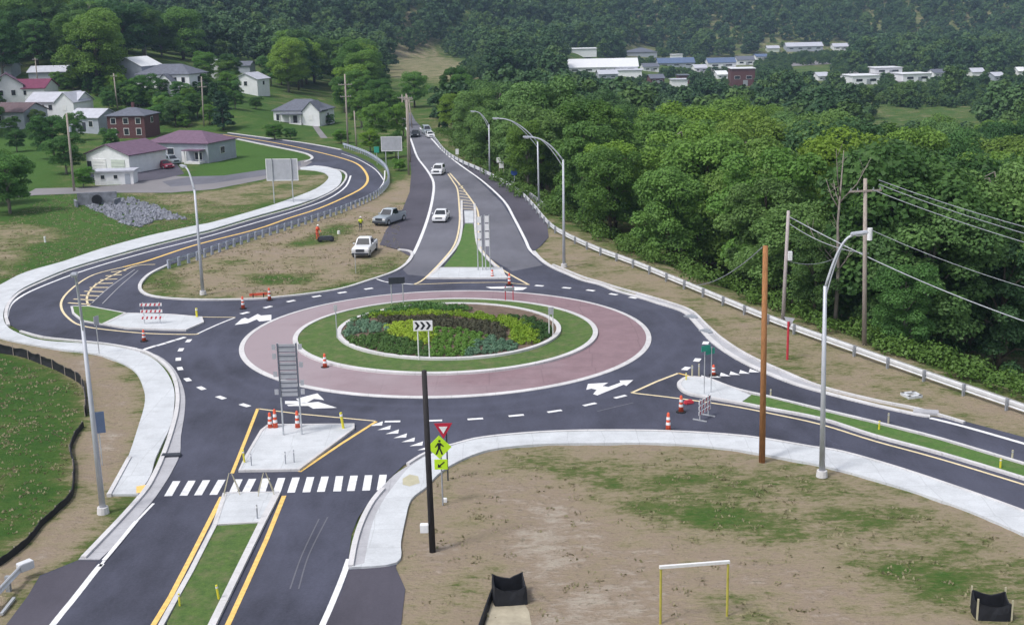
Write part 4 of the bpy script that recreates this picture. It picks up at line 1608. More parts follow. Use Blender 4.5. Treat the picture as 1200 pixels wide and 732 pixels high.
barricade('three-rail red and white barricade on the west traffic island', (179, 381), 1.95, 2.1, 0)
barricade('red and white barricade at an angle in the lane beside the right island', (825, 490), 1.7, 1.5, .95, 3)
mb = MB()
r_ = thing('barricade', 'low fallen orange barrier at the edge of the bare ground by the west kerb', 'barricade', P1(303, 350), .25)
mb = MB(); mb.box((0, 0, .45), (1.7, .08, .24)); mb.build('rail', 'orange_plastic', r_)
mb = MB(); mb.box((-.5, .1, .25), (.08, .5, .5)); mb.build('leg', 'black_rubber', r_)
mb = MB(); mb.box((.5, .1, .25), (.08, .5, .5)); mb.build('leg', 'black_rubber', r_)
r_ = thing('sandbag', 'dark red sandbag dropped beside the cones near the right island', 'sandbag', P1(807, 473), .4)
mb = MB(); mb.box((0, 0, .14), (.75, .45, .28), taper=.8); mb.build('sack', 'red_plastic', r_, bevel=.08)
# folding a-frames left on the near median kerb, south of the crosswalk
for i, (px, py, lb) in enumerate(((272, 581, 'left'), (312, 581, 'right'))):
    b = P1(px, py)
    r_ = thing('sign_stand', 'light folding stand on the small near island, %s one' % lb, 'sign stand', (b.x, b.y, .15), .2)
    for dx, dy in ((-.45, -.3), (.45, -.3), (-.45, .3), (.45, .3)):
        mb = MB()
        mb.tube([(dx, dy, 0), (dx * .15, 0, 1.25)], .025, 6)
        mb.build('leg', 'tan_plastic', r_)
# small concrete collars
for i, (px, py, lb) in enumerate(((1068, 464, 'square concrete collar set in the dry bank on the right'),)):
    b = P1(px, py)
    mb = MB()
    for k in range(4):
        a = k * math.pi / 2 + .25
        mb.box((math.cos(a) * .42, math.sin(a) * .42, .08), (.25, 1.05, .2), rz=a)
    tag(mb.build('drain_collar', 'sidewalk', None, loc=b), lb, 'drain')
b = P1(1085, 484)
mb = MB(); mb.box((0, 0, .08), (1.6, .8, .2), rz=-.35)
tag(mb.build('storm_drain', 'gutter', None, bevel=.03, loc=b), 'grey kerb inlet at the end of the right kerb', 'drain')
for (px, py, lb) in ((811, 372, 'upper'), (829, 389, 'lower')):
    b = P1(px, py)
    mb = MB(); mb.box((0, 0, .05), (1.3, .9, .16), rz=-1.05)
    tag(mb.build('storm_drain', 'galvanised_dull', None, bevel=.02, loc=b), 'dark drain inlet in the gutter right of the roundabout, %s of the pair' % lb, 'drain')
b = P1(201, 535)
mb = MB(); mb.box((0, 0, .12), (1.15, .45, .14), rz=.05)
tag(mb.build('storm_drain', 'dark_metal', None, loc=b), 'dark slot of a drain in the kerb beside the left pavement', 'drain')

# ---------------------------------------------------------------- field objects at the bottom
r0 = P1(774, 730)
r1 = P1(852, 720)
r_ = thing('post_frame', 'goal-like frame of two yellow posts with a white crossbar in the dry field', 'frame', r0)
H0, H1 = h_at(r0, 664), h_at(r1, 658)
for o_, H_ in ((Vector((0, 0, 0)), H0), (r1 - r0, H1)):
    mb = MB(); mb.tube([o_ + Vector((0, 0, -.2)), o_ + Vector((0, 0, H_))], .055, 8)
    mb.build('post', 'yellow_olive' if 'yellow_olive' in MATS else M('yellow_olive', (.42, .38, .07), .7) and 'yellow_olive', r_)
mb = MB(); dd = (r1 - r0); mb.bar(Vector((0, 0, H0)) - dd * .02, dd * 1.02 + Vector((0, 0, H1)), .13, .13)
mb.build('crossbar', 'white_plastic', r_)


def silt_box(label, base, w_, d_, h_, rz, stakes):
    b = P1(*base)
    r_ = thing('silt_barrier', label, 'silt barrier', b, rz)
    mb = MB()
    rr = random.Random(base[0])
    cor = [(-1, -1), (1, -1), (1, 1), (-1, 1)]
    V, Fc, rim = [], [], []
    for e in range(4):
        (ax, ay), (bx, by) = cor[e], cor[(e + 1) % 4]
        for k in range(7):
            t = k / 7
            sag = 1 - .26 * math.sin(math.pi * t) - rr.uniform(0, .07)
            bow = .10 * math.sin(math.pi * t) * rr.uniform(.3, 1.3)
            x, y = (ax + (bx - ax) * t) * w_ / 2, (ay + (by - ay) * t) * d_ / 2
            ox, oy = x * (1 + bow), y * (1 + bow)
            rim.append((x, y, ox, oy, h_ * sag))
    for x, y, ox, oy, hh in rim:
        V += [(ox * 1.04, oy * 1.04, -.05), (ox * (1 + rr.uniform(-.03, .05)), oy * (1 + rr.uniform(-.03, .05)), hh * .5), (x, y, hh), (x * .93, y * .93, hh - .03), (x * .93, y * .93, .02)]
    N = len(rim)
    for k in range(N):
        k2 = (k + 1) % N
        for j in range(4):
            Fc.append((k * 5 + j, k2 * 5 + j, k2 * 5 + j + 1, k * 5 + j + 1))
    Fc.append(tuple(k * 5 + 4 for k in range(N)))
    mb.add(V, Fc)
    mb.build('fabric', 'black_fabric', r_)
    if stakes:
        for sx, sy in ((-1, -1), (1, -1), (1, 1), (-1, 1)):
            mb = MB(); mb.box((sx * w_ * .5, sy * d_ * .5, h_ * .55), (.07, .07, h_ * 1.2)); mb.build('stake', 'tan_plastic', r_)
    return r_


silt_box('black fabric silt sack around an inlet at the bottom of the dry field', (597, 700), 1.45, 1.5, .95, .1, False)
silt_box('black and grey silt sack with pale stakes at the lower right corner', (1161, 718), 1.45, 1.3, .85, -.15, True)
mb = MB()
L = PL([(578, 690), (572, 705), (566, 722), (558, 745), (550, 790)])
V, Fc = [], []
for i, (x, y) in enumerate(L):
    V += [(x, y, -.05), (x + .05, y, .38), (x + .12, y, .36), (x + .16, y, -.05)]
for i in range(len(L) - 1):
    for j in range(3):
        Fc.append((i * 4 + j, i * 4 + j + 1, i * 4 + 5 + j, i * 4 + 4 + j))
mb.add(V, Fc)
tag(mb.build('silt_fence', 'black_fabric', None), 'short tail of black silt fence running down from the fabric sack', 'silt fence')
sheet('path', PL([(576, 706), (612, 703), (620, 716), (628, 760), (640, 800), (556, 800), (566, 740)]), .012, 'pale_soil')

# silt fence on the left slope
def silt_fence(label, pts, h_, mat='black_fabric', st=4):
    pw = smooth(PL(pts), 5)
    c = Vector((*pw[len(pw) // 2], 0))
    r_ = thing('silt_fence', label, 'silt fence', c)
    V, Fc = [], []
    rr = random.Random(5)
    for i, (x, y) in enumerate(pw):
        hh = h_ * rr.uniform(.82, 1.05)
        V += [(x - c.x, y - c.y, -.05), (x - c.x + rr.uniform(-.05, .05), y - c.y + .06, hh * .5), (x - c.x, y - c.y, hh), (x - c.x + .05, y - c.y + .05, hh), (x - c.x + .07, y - c.y + .08, -.05)]
    for i in range(len(pw) - 1):
        for j in range(4):
            Fc.append((i * 5 + j, i * 5 + j + 1, i * 5 + 6 + j, i * 5 + 5 + j))
    mb = MB()
    mb.add(V, Fc)
    mb.build('fabric', mat, r_)
    first = None
    for i in range(0, len(pw), st):
        if first is None:
            mb = MB(); mb.box((0, 0, h_ * .55), (.05, .05, h_ * 1.2))
            first = mb.build('stake', 'weathered_wood', r_)
            q = first
        else:
            q = first.copy(); COL.objects.link(q); q.parent = r_
        q.location = (pw[i][0] - c.x, pw[i][1] - c.y - .06, 0)
    return r_


silt_fence('standing black silt fence curving round the top of the left grass slope', [(-40, 408), (0, 413), (25, 418), (45, 425), (62, 432), (80, 441), (94, 450), (99, 462), (101, 480), (100, 488)], .72)
silt_fence('slumped dark silt fence snaking down the left slope to the guardrail', [(97, 500), (88, 512), (82, 528), (86, 545), (86, 560), (83, 582), (66, 600), (50, 614), (36, 632), (18, 648), (-4, 664)], .38, 'black_fabric', 5)

# riprap channel and culvert
rb = MB()
rr = random.Random(11)
RIP = PL([(93, 232), (108, 236), (118, 243), (140, 234), (150, 232), (180, 240), (218, 257), (185, 258), (165, 266), (150, 264), (125, 253), (100, 242)])
xs_, ys_ = [p[0] for p in RIP], [p[1] for p in RIP]
cnt = 0
while cnt < 1100:
    x, y = rr.uniform(min(xs_), max(xs_)), rr.uniform(min(ys_), max(ys_))
    if not inpoly(np.array([x]), np.array([y]), RIP)[0]:
        continue
    cnt += 1
    s = rr.uniform(.16, .42)
    q = Matrix.Rotation(rr.uniform(0, 6), 3, 'Z') @ Matrix.Rotation(rr.uniform(-.6, .6), 3, 'X')
    vs = []
    for v in ((1, 0, 0), (-1, 0, 0), (0, 1, 0), (0, -1, 0), (0, 0, 1), (0, 0, -1)):
        vs.append(q @ (Vector(v) * s * rr.uniform(.6, 1.2)) * 1.0 + Vector((x, y, s * .12)))
    rb.add(vs, [(0, 2, 4), (2, 1, 4), (1, 3, 4), (3, 0, 4), (2, 0, 5), (1, 2, 5), (3, 1, 5), (0, 3, 5)])
tag(rb.build('riprap', 'rock', None), 'grey broken stone lining the drainage channel below the lane', 'rocks', None, 'stuff')
c = P1(114, 240)
r_ = thing('culvert', 'dark culvert mouth in a stone headwall at the top of the rock channel', 'culvert', c, .15)
mb = MB(); mb.box((0, .5, .9), (5.6, .4, 1.8)); mb.build('headwall', 'rock', r_)
mb = MB(); mb.tube([(0, -.15, .75), (0, .28, .75)], .72, 20); mb.build('pipe_shade', 'black_fabric', r_)  # solid black cylinder, its colour stands for the shade inside the culvert
mb = MB(); mb.box((-2.9, -.6, .45), (.3, 2.2, .9), rz=.3); mb.build('wing_wall', 'rock', r_)
mb = MB(); mb.box((2.9, -.6, .45), (.3, 2.2, .9), rz=-.3); mb.build('wing_wall', 'rock', r_)

# ================================================================ VEHICLES
def vehicle(kind, label, loc, rz, paint, scale=1.0, cat='car', name=None, group=None):
    """front looks along local -Y"""
    r_ = thing(name or {'pickup': 'pickup_truck', 'suv': 'parked_car', 'car': 'parked_car', 'van': 'van'}[kind], label, cat, loc, rz, group)
    W = 1.95 if kind != 'car' else 1.8
    Lh = {'pickup': 2.85, 'suv': 2.35, 'car': 2.3, 'van': 2.6}[kind]
    wr = .40 if kind == 'pickup' else .34
    g = .28 if kind == 'pickup' else .2
    prof = {
        'pickup': [(-Lh, g + .2), (-Lh, 1.02), (-Lh + .35, 1.14), (-1.15, 1.2), (Lh, 1.2), (Lh, g + .2), (Lh - .2, g), (-Lh + .2, g)],
        'suv': [(-Lh, g + .2), (-Lh, .86), (-Lh + .25, .98), (-1.05, 1.06), (Lh - .05, 1.08), (Lh, .9), (Lh, g + .2), (Lh - .2, g), (-Lh + .2, g)],
        'car': [(-Lh, g + .15), (-Lh, .66), (-Lh + .25, .78), (-1.0, .9), (1.5, .92), (Lh - .05, .9), (Lh, .75), (Lh, g + .15), (Lh - .2, g), (-Lh + .2, g)],
        'van': [(-Lh, g + .2), (-Lh, .9), (-Lh + .3, 1.1), (-1.6, 1.25), (Lh, 1.3), (Lh, g + .2), (-Lh + .2, g)],
    }[kind]
    mb = MB(); mb.prism(prof, 'x', -W / 2, W / 2)
    bd = mb.build('body', paint, r_, bevel=.07)
    # cabin
    cab = {'pickup': (-1.15, -.45, .75, .95, 1.2, 1.9), 'suv': (-1.1, -.35, 1.9, 2.2, 1.06, 1.72), 'car': (-1.0, -.25, .95, 1.65, .9, 1.42), 'van': (-1.7, -.9, 2.4, 2.58, 1.25, 2.1)}[kind]
    y0, y1, y2, y3, z0, z1 = cab
    wb, wt = W / 2 * .94, W / 2 * .76
    V = [(-wb, y0, z0 - .02), (wb, y0, z0 - .02), (wb, y3, z0 - .02), (-wb, y3, z0 - .02), (-wt, y1, z1), (wt, y1, z1), (wt, y2, z1), (-wt, y2, z1)]
    mb = MB(); mb.add(V, [(0, 3, 2, 1), (4, 5, 6, 7), (0, 1, 5, 4), (1, 2, 6, 5), (2, 3, 7, 6), (3, 0, 4, 7)])
    mb.build('cabin', paint, r_, bevel=.06)

    def glass(nm, quad, out):
        q = [Vector(v) for v in quad]
        c = sum(q, Vector()) / 4
        q2 = [c + (v - c) * .84 + Vector(out) * .012 for v in q]
        m2 = MB(); m2.add(q2 + [v - Vector(out) * .03 for v in q2], [(0, 1, 2, 3), (7, 6, 5, 4), (0, 4, 5, 1), (1, 5, 6, 2), (2, 6, 7, 3), (3, 7, 4, 0)])
        m2.build(nm, 'car_glass', r_)
    glass('windscreen', [V[0], V[1], V[5], V[4]], (0, -.8, .5))
    glass('rear_window', [V[2], V[3], V[7], V[6]], (0, .9, .3))
    glass('side_window', [V[1], V[2], V[6], V[5]], (1, 0, .2))
    glass('side_window', [V[3], V[0], V[4], V[7]], (-1, 0, .2))
    wy = Lh - .85
    for sx in (-1, 1):
        for sy in (-1, 1):
            mb = MB(); mb.tube([(sx * (W / 2 - .22), sy * wy, wr), (sx * (W / 2 + .03), sy * wy, wr)], wr, 18)
            wh = mb.build('wheel', 'black_rubber', r_)
            mb = MB(); mb.tube([(sx * (W / 2 + .0), sy * wy, wr), (sx * (W / 2 + .045), sy * wy, wr)], wr * .6, 12)
            mb.build('rim', 'galvanised', wh)
    hz = .9 if kind in ('pickup', 'van') else (.78 if kind == 'suv' else .62)
    for sx in (-1, 1):
        mb = MB(); mb.box((sx * (W / 2 - .24), -Lh - .01, hz), (.36, .06, .2)); mb.build('headlight', 'sign_white', r_)
        mb = MB(); mb.box((sx * (W / 2 - .14), Lh + .01, hz), (.2, .06, .3)); mb.build('tail_light', 'sign_red', r_)
        mb = MB(); mb.box((sx * (W / 2 + .12), y0 + .35, z0 + .12), (.2, .1, .16)); mb.build('mirror', paint, r_, bevel=.02)
    mb = MB(); mb.box((0, -Lh - .012, hz - .03), (W * .5, .06, .3)); mb.build('grille', 'dark_metal', r_)
    mb = MB(); mb.box((0, -Lh - .05, g + .22), (W * .96, .16, .24)); mb.build('bumper', 'dark_metal' if kind == 'pickup' else paint, r_, bevel=.03)
    if kind == 'pickup':
        mb = MB(); mb.box((0, 1.95, 1.205), (W * .84, 1.65, .02)); mb.build('cargo_bed', 'dark_metal', r_)
    r_.scale = (scale, scale, scale)
    return r_


def heading(a, b):
    A, B = P1(*a), P1(*b)
    d = B - A
    return math.atan2(d.x, -d.y)


vehicle('pickup', 'white pickup truck parked nose towards us on the bare ground by the kerb', P1(428, 297), heading((428, 290), (424, 302)) * .8 - .12, 'car_white', 1.0, 'pickup truck')
vehicle('pickup', 'silver pickup truck parked on the wide asphalt shoulder further back', P1(457, 261), -.42, 'car_silver', 1.0, 'pickup truck')
vehicle('car', 'white car with dark front coming down the lane towards the roundabout', P1(517, 258), -.08, 'car_white', 1.0, 'car', name='car')
vehicle('suv', 'white car further up the highway behind the other oncoming one', P1(514, 204), -.12, 'car_white', .95, 'car', name='car')
vehicle('car', 'small dark car far up the highway left of the centre', P1(487, 160), 0, 'car_dark', 1.0, 'car', name='car')
vehicle('van', 'pale van parked beside the far end of the highway', P1(500, 157), .2, 'car_silver', .9, 'van')
vehicle('car', 'white car at the far right verge of the highway', P1(504, 161), .2, 'car_white', .9, 'car', name='car')
vehicle('car', 'dark red car parked beside the garage', P1(193, 197), .7, 'car_red', 1.0, 'car')
vehicle('suv', 'silver car parked behind the dark red one near the garage', P1(201, 192), .7, 'car_silver', .95, 'car')
vehicle('car', 'dark car beside the small flat-roofed shed, left of the garage', P1(106, 213), 1.2, 'car_dark', .9, 'car')


# ================================================================ PEOPLE
def person(label, loc, rz, top, pants, bend=0.0, helmet='white_plastic'):
    me = bpy.data.meshes.new('body')
    b = bend
    joints = [(0, 0, .95), (0, -.10 * b, 1.15), (0, -.28 * b, 1.40), (0, -.36 * b, 1.52), (0, -.42 * b, 1.64),
              (-.10, 0, .90), (-.12, -.03, .50), (-.13, .04, .08), (-.13, -.12, .04),
              (.10, 0, .90), (.13, -.06, .50), (.14, .10, .08), (.14, -.05, .04),
              (-.19, -.26 * b, 1.40), (-.25, -.20 * b - .04, 1.12), (-.24, -.40 * b - .12, .90), (-.24, -.42 * b - .16, .82),
              (.19, -.26 * b, 1.40), (.26, -.22 * b - .08, 1.14), (.22, -.45 * b - .20, .95), (.21, -.47 * b - .26, .88)]
    ed = [(0, 1), (1, 2), (2, 3), (3, 4), (0, 5), (5, 6), (6, 7), (7, 8), (0, 9), (9, 10), (10, 11), (11, 12), (2, 13), (13, 14), (14, 15), (15, 16), (2, 17), (17, 18), (18, 19), (19, 20)]
    rad = [.14, .14, .15, .06, .10, .10, .07, .05, .045, .10, .07, .05, .045, .075, .055, .04, .045, .075, .055, .04, .045]
    me.from_pydata([Vector(j) for j in joints], ed, [])
    o = bpy.data.objects.new('body', me)
    COL.objects.link(o)
    sk = o.modifiers.new('s', 'SKIN')
    for v, r1_ in zip(me.skin_vertices[0].data, rad):
        v.radius = (r1_, r1_ * .85)
    me.skin_vertices[0].data[0].use_root = True
    sb = o.modifiers.new('u', 'SUBSURF')
    sb.levels = sb.render_levels = 1
    me.materials.append(MATS[pants])
    r_ = thing('person', label, 'person', loc, rz)
    o.parent = r_
    mb = MB(); mb.tube([(0, -.01, .98), (0, -.12 * b, 1.18), (0, -.26 * b, 1.38), (0, -.32 * b, 1.47)], [.19, .20, .21, .13], 12)
    mb.build('vest', top, r_, smooth=True)
    for s in (-1, 1):
        mb = MB(); mb.tube([(s * .17, -.26 * b, 1.41), (s * .25, -.21 * b - .05, 1.16)], [.10, .075], 8)
        mb.build('sleeve', top, r_, smooth=True)
    hy, hz = -.44 * b, 1.66
    mb = MB(); mb.tube([(0, hy, hz - .12), (0, hy, hz - .06), (0, hy, hz + .03), (0, hy, hz + .10)], [.05, .088, .10, .06], 12)
    hd = mb.build('head', 'skin', r_, smooth=True)
    mb = MB(); mb.tube([(0, hy, hz + .03), (0, hy, hz + .035), (0, hy, hz + .10), (0, hy, hz + .15)], [.16, .125, .11, .04], 12)
    mb.build('hard_hat', helmet, r_, smooth=True)
    return r_


person('worker in a yellow-green vest and hard hat behind the white pickup', P1(423, 270), .4, 'vest_yellow', 'denim', .2)
person('worker in bright orange standing beside the black compactor', P1(372, 280), .9, 'vest_orange', 'vest_orange', .5)
b = P1(382, 283)
r_ = thing('compactor', 'low black machine on the bare ground next to the orange worker', 'machine', b, .1)
mb = MB(); mb.box((0, 0, .42), (1.9, .8, .5), taper=.85); mb.build('engine_block', 'dark_metal', r_, bevel=.08)
mb = MB(); mb.tube([(-.7, -.35, .3), (-.7, .35, .3)], .3, 14); mb.build('drum', 'black_rubber', r_)
mb = MB(); mb.tube([(.7, -.35, .3), (.7, .35, .3)], .3, 14); mb.build('drum', 'black_rubber', r_)
mb = MB(); mb.tube([(-.7, 0, .6), (-1.2, 0, 1.1)], .04, 6); mb.build('handle', 'red_plastic', r_)
b = P1(397, 274)
mb = MB(); mb.tube([(0, 0, 0), (0, 0, .4)], [.2, .17], 10)
tag(mb.build('bucket', 'white_plastic', None, loc=b), 'white bucket on the bare ground right of the black machine', 'bucket')

# ================================================================ HOUSES
def house(label, base, w_, d_, h_, rz, wall, roof, kind='gable', rise=1.6, wins=(), doors=(), garage=(), chimney=None, porch=None, name='house', cat='house', group=None, ov=.4, ridge='x', wing=None):
    b = P1(*base)
    r_ = thing(name, label, cat, b, rz, group)
    x, y = w_ / 2, d_ / 2
    base0 = -.9
    mb = MB()
    if kind == 'gable':
        if ridge == 'x':
            mb.prism([(-y, base0), (y, base0), (y, h_), (0, h_ + rise), (-y, h_)], 'x', -x, x)
        else:
            mb.prism([(-x, base0), (x, base0), (x, h_), (0, h_ + rise), (-x, h_)], 'y', -y, y)
    else:
        mb.box((0, 0, (h_ + base0) / 2), (w_, d_, h_ - base0))
    mb.build('wall', wall, r_)
    t = .16
    mb = MB()
    if kind == 'gable':
        if ridge == 'x':
            sl = rise / y
            for s in (-1, 1):
                pr = [(0, h_ + rise + .03), (s * (y + ov), h_ - sl * ov + .03), (s * (y + ov), h_ - sl * ov + t + .03), (0, h_ + rise + t + .03)]
                mb.prism(pr, 'x', -x - ov, x + ov)
        else:
            sl = rise / x
            for s in (-1, 1):
                pr = [(0, h_ + rise + .03), (s * (x + ov), h_ - sl * ov + .03), (s * (x + ov), h_ - sl * ov + t + .03), (0, h_ + rise + t + .03)]
                mb.prism(pr, 'y', -y - ov, y + ov)
    elif kind == 'hip':
        X, Y = x + ov, y + ov
        rl = max(0.05, x - y * .9)
        V = [(-X, -Y, h_), (X, -Y, h_), (X, Y, h_), (-X, Y, h_), (-rl, 0, h_ + rise), (rl, 0, h_ + rise), (-X, -Y, h_ + .14), (X, -Y, h_ + .14), (X, Y, h_ + .14), (-X, Y, h_ + .14)]
        mb.add(V, [(0, 3, 2, 1), (6, 7, 5, 4), (7, 8, 5), (8, 9, 4, 5), (9, 6, 4), (0, 1, 7, 6), (1, 2, 8, 7), (2, 3, 9, 8), (3, 0, 6, 9)])
    else:
        mb.box((0, 0, h_ + .12), (w_ + 2 * ov, d_ + 2 * ov, .24))
    rf = mb.build('roof', roof, r_)
    if chimney:
        mb = MB(); mb.box((chimney[0], chimney[1], h_ + rise + .2), (.6, .6, 1.8)); mb.build('chimney', 'brick', rf)

    def side(sd, u, z, e):
        if sd == 'f':
            return Vector((u, -y - e, z)), 0
        if sd == 'b':
            return Vector((u, y + e, z)), 0
        if sd == 'l':
            return Vector((-x - e, u, z)), math.pi / 2
        return Vector((x + e, u, z)), math.pi / 2
    for (sd, u, z, ww, wh) in wins:
        c, a = side(sd, u, z, .03)
        mb = MB(); mb.box(c, (ww + .2, .08, wh + .2), rz=a)
        f_ = mb.build('window', 'trim_white', r_)
        c, a = side(sd, u, z, .055)
        mb = MB(); mb.box(c, (ww, .06, wh), rz=a); mb.build('pane', 'glass_dark', f_)
    for (sd, u, ww, wh, mt) in doors:
        c, a = side(sd, u, wh / 2 + .05, .04)
        mb = MB(); mb.box(c, (ww, .08, wh), rz=a); mb.build('door', mt, r_)
    for (sd, u, ww, wh, mt) in garage:
        c, a = side(sd, u, wh / 2, .05)
        mb = MB(); mb.box(c, (ww, .1, wh), rz=a)
        gd = mb.build('garage_door', mt, r_)
        mb = MB()
        for k in range(1, 4):
            c, a = side(sd, u, wh * k / 4, .105)
            mb.box(c, (ww * .96, .02, .05), rz=a)
        mb.build('panel_joint', 'galvanised_dull', gd)
    if porch:
        u, pw, pd, ph = porch
        p_ = MB(); p_.box((u, -y - pd / 2, .2), (pw, pd, .4)); pr_ = p_.build('porch', 'trim_white', r_)
        p_ = MB(); p_.box((u, -y - pd / 2 - .1, ph), (pw + .5, pd + .3, .18)); p_.build('porch_roof', roof, pr_)
        n = max(2, int(pw / 2.2) + 1)
        for k in range(n):
            p_ = MB(); p_.box((u - pw / 2 + .12 + (pw - .24) * k / (n - 1), -y - pd + .12, ph / 2 + .1), (.16, .16, ph - .2)); p_.build('porch_post', 'trim_white', pr_)
    if wing:
        wx, wy, ww, wd, wh, wr = wing        # cross gable
        mb = MB(); mb.prism([(wx - ww / 2, base0), (wx + ww / 2, base0), (wx + ww / 2, wh), (wx, wh + wr), (wx - ww / 2, wh)], 'y', wy - wd / 2, wy + wd / 2)
        wg = mb.build('wing', wall, r_)
        mb = MB()
        sl = wr / (ww / 2)
        for s in (-1, 1):
            mb.prism([(wx, wh + wr + .03), (wx + s * (ww / 2 + .3), wh - sl * .3 + .03), (wx + s * (ww / 2 + .3), wh - sl * .3 + t + .03), (wx, wh + wr + t + .03)], 'y', wy - wd / 2 - .3, wy + wd / 2 + .3)
        mb.build('wing_roof', roof, wg)
        mb = MB(); mb.box((wx, wy - wd / 2 - .03, wh * .55), (1.0, .08, 1.3)); wn_ = mb.build('window', 'trim_white', wg)
    return r_


house('white garage house with purple roof, two big doors facing the lane', (150, 199), 9.6, 10, 3.3, -.42, 'siding_white', 'roof_purple', 'gable', 1.7, ridge='y',
      wins=[('l', -2.5, 1.9, 1.0, 1.0), ('l', 2, 1.9, 1.0, 1.0)], garage=[('f', -1.9, 3.0, 2.5, 'trim_white'), ('f', 2.3, 3.0, 2.5, 'siding_green')], doors=[('f', -4.2, .9, 2.0, 'dark_metal')])
house('blue-grey house with brownish-purple hip roof behind the parked cars', (226, 187), 13.5, 9.5, 3.6, -.35, 'siding_grey', 'roof_purple', 'hip', 2.0,
      wins=[('f', -4.5, 2.1, 1.4, 1.1), ('f', -1.5, 2.1, 1.4, 1.1), ('r', 0, 2.0, 1.4, 1.2), ('f', 4.6, 1.3, 1.5, 1.3)], doors=[('f', 1.4, 1.0, 2.1, 'trim_white')], porch=(4.2, 3.4, 1.8, 2.5))
house('tiny white flat-roofed shed in front of the garage house', (137, 215), 6.3, 3.2, 2.1, .06, 'siding_white', 'roof_light', 'flat', 0,
      wins=[('f', -1.8, 1.3, .6, .6), ('f', .3, 1.3, .6, .6)], doors=[('f', 2.2, .8, 1.7, 'siding_grey')], name='shed', cat='shed', ov=.3)
house('two-storey red brick house with grey hip roof and white windows', (158, 160), 9.0, 8.0, 5.0, -.15, 'brick', 'roof_grey', 'hip', 1.7,
      wins=[('f', -3, 1.5, 1.1, 1.4), ('f', 0, 1.5, 1.1, 1.4), ('f', 3, 1.5, 1.1, 1.4), ('f', -3, 3.9, 1.1, 1.2), ('f', 0, 3.9, 1.1, 1.2), ('f', 3, 3.9, 1.1, 1.2), ('r', 0, 3.9, 1.1, 1.2)], chimney=(0, .5))
house('small grey-blue gabled house left of the brick house', (111, 152), 8.4, 7.5, 3.2, -.35, 'siding_grey', 'roof_light', 'gable', 1.7,
      wins=[('f', -2.4, 1.7, 1.1, 1.3), ('f', 2.0, 1.7, 1.1, 1.3), ('r', 0, 1.8, 1.0, 1.3)], doors=[('f', 0, .95, 2.0, 'dark_metal')])
house('white L-shaped house with a small front gable on the left slope', (72, 133), 13.5, 8, 3.2, -.2, 'siding_white', 'roof_light', 'gable', 2.0,
      wins=[('f', -5, 1.8, 1.0, 1.3), ('f', -2.6, 1.8, 1.0, 1.3), ('f', -.4, 1.8, 1.0, 1.3)], wing=(4.6, -2, 5, 8, 3.2, 2.2))
house('maroon-roofed cottage partly hidden behind the white houses', (38, 115), 11, 8, 2.8, -.1, 'siding_white', 'roof_maroon', 'gable', 2.0, wins=[('f', 0, 1.6, 1, 1.1)])
house('white gable-fronted house at the left edge of the slope', (10, 117), 8, 9, 4.0, .35, 'siding_white', 'roof_purple', 'gable', 2.8, ridge='y', wins=[('f', -1.5, 2.0, 1, 1.3), ('f', 1.5, 2.0, 1, 1.3)])
house('brown-roofed low house at the far left edge in front of the white gable', (23, 145), 10, 9, 3.2, -.3, 'siding_grey', 'roof_brown', 'gable', 1.8, wins=[('f', -2, 1.7, 1, 1.1), ('f', 2, 1.7, 1, 1.1)])
house('white barn with bright metal roof beside the big grey-roofed house', (162, 97), 9.5, 9, 4.6, -.35, 'siding_grey', 'roof_metal', 'gable', 2.2, ridge='y', wins=[('r', 0, 2.5, 1, 1)])
house('largest white house high on the slope with a dark grey roof and many windows', (203, 107), 15.5, 10, 4.6, -.25, 'siding_white', 'roof_grey', 'hip', 2.6,
      wins=[('f', -6, 3.2, 1, 1.4), ('f', -4, 3.2, 1, 1.4), ('f', -1.5, 3.2, 1, 1.4), ('f', 1, 3.2, 1, 1.4), ('f', 3.6, 3.2, 1, 1.4), ('f', 6, 3.2, 1, 1.4), ('r', 0, 3.2, 1, 1.4)],
      doors=[('f', 0, 1, 2.1, 'dark_metal')], wing=(1.8, -4.5, 4.2, 6, 3.0, 1.8))
house('small white two-level house above the lawn in the trees', (296, 110), 7.6, 7.5, 4.4, -.3, 'siding_white', 'roof_light', 'gable', 1.7, ridge='y', wins=[('f', 0, 3.2, 1.0, 1.2), ('r', 0, 3.2, 1, 1.1)])
house('grey roofed shed above the small white house', (288, 86), 5.5, 5, 2.8, -.2, 'siding_grey', 'roof_grey', 'gable', 1.3, name='shed', cat='shed')
house('narrow tall white gable showing between dark trees', (253, 92), 2.6, 5, 5.2, .1, 'siding_white', 'roof_metal', 'gable', 1.2, ridge='y', ov=.15)
house('white house with grey cross-gabled roof and front porch beside the crossarm pole', (357, 144), 12.5, 9, 3.3, -.22, 'siding_white', 'roof_grey', 'hip', 2.6,
      wins=[('f', -5.0, 1.8, 1.0, 1.6), ('f', 1.9, 1.8, 1, 1.4), ('r', 0, 1.8, 1.1, 1.4)], doors=[('f', -.6, 1.0, 2.1, 'dark_metal')], porch=(-1.2, 5.6, 2.0, 2.6), wing=(4.0, -3.2, 4.4, 5, 3.3, 2.2))
house('grey roof among the trees at the left above the maroon cottage', (61, 95), 10, 7, 2.6, 0, 'siding_grey', 'roof_light', 'gable', 1.4)
house('pale house cut by the left edge, high among the trees', (3, 90), 8, 7, 3.0, 0, 'siding_grey', 'roof_light', 'gable', 1.6)

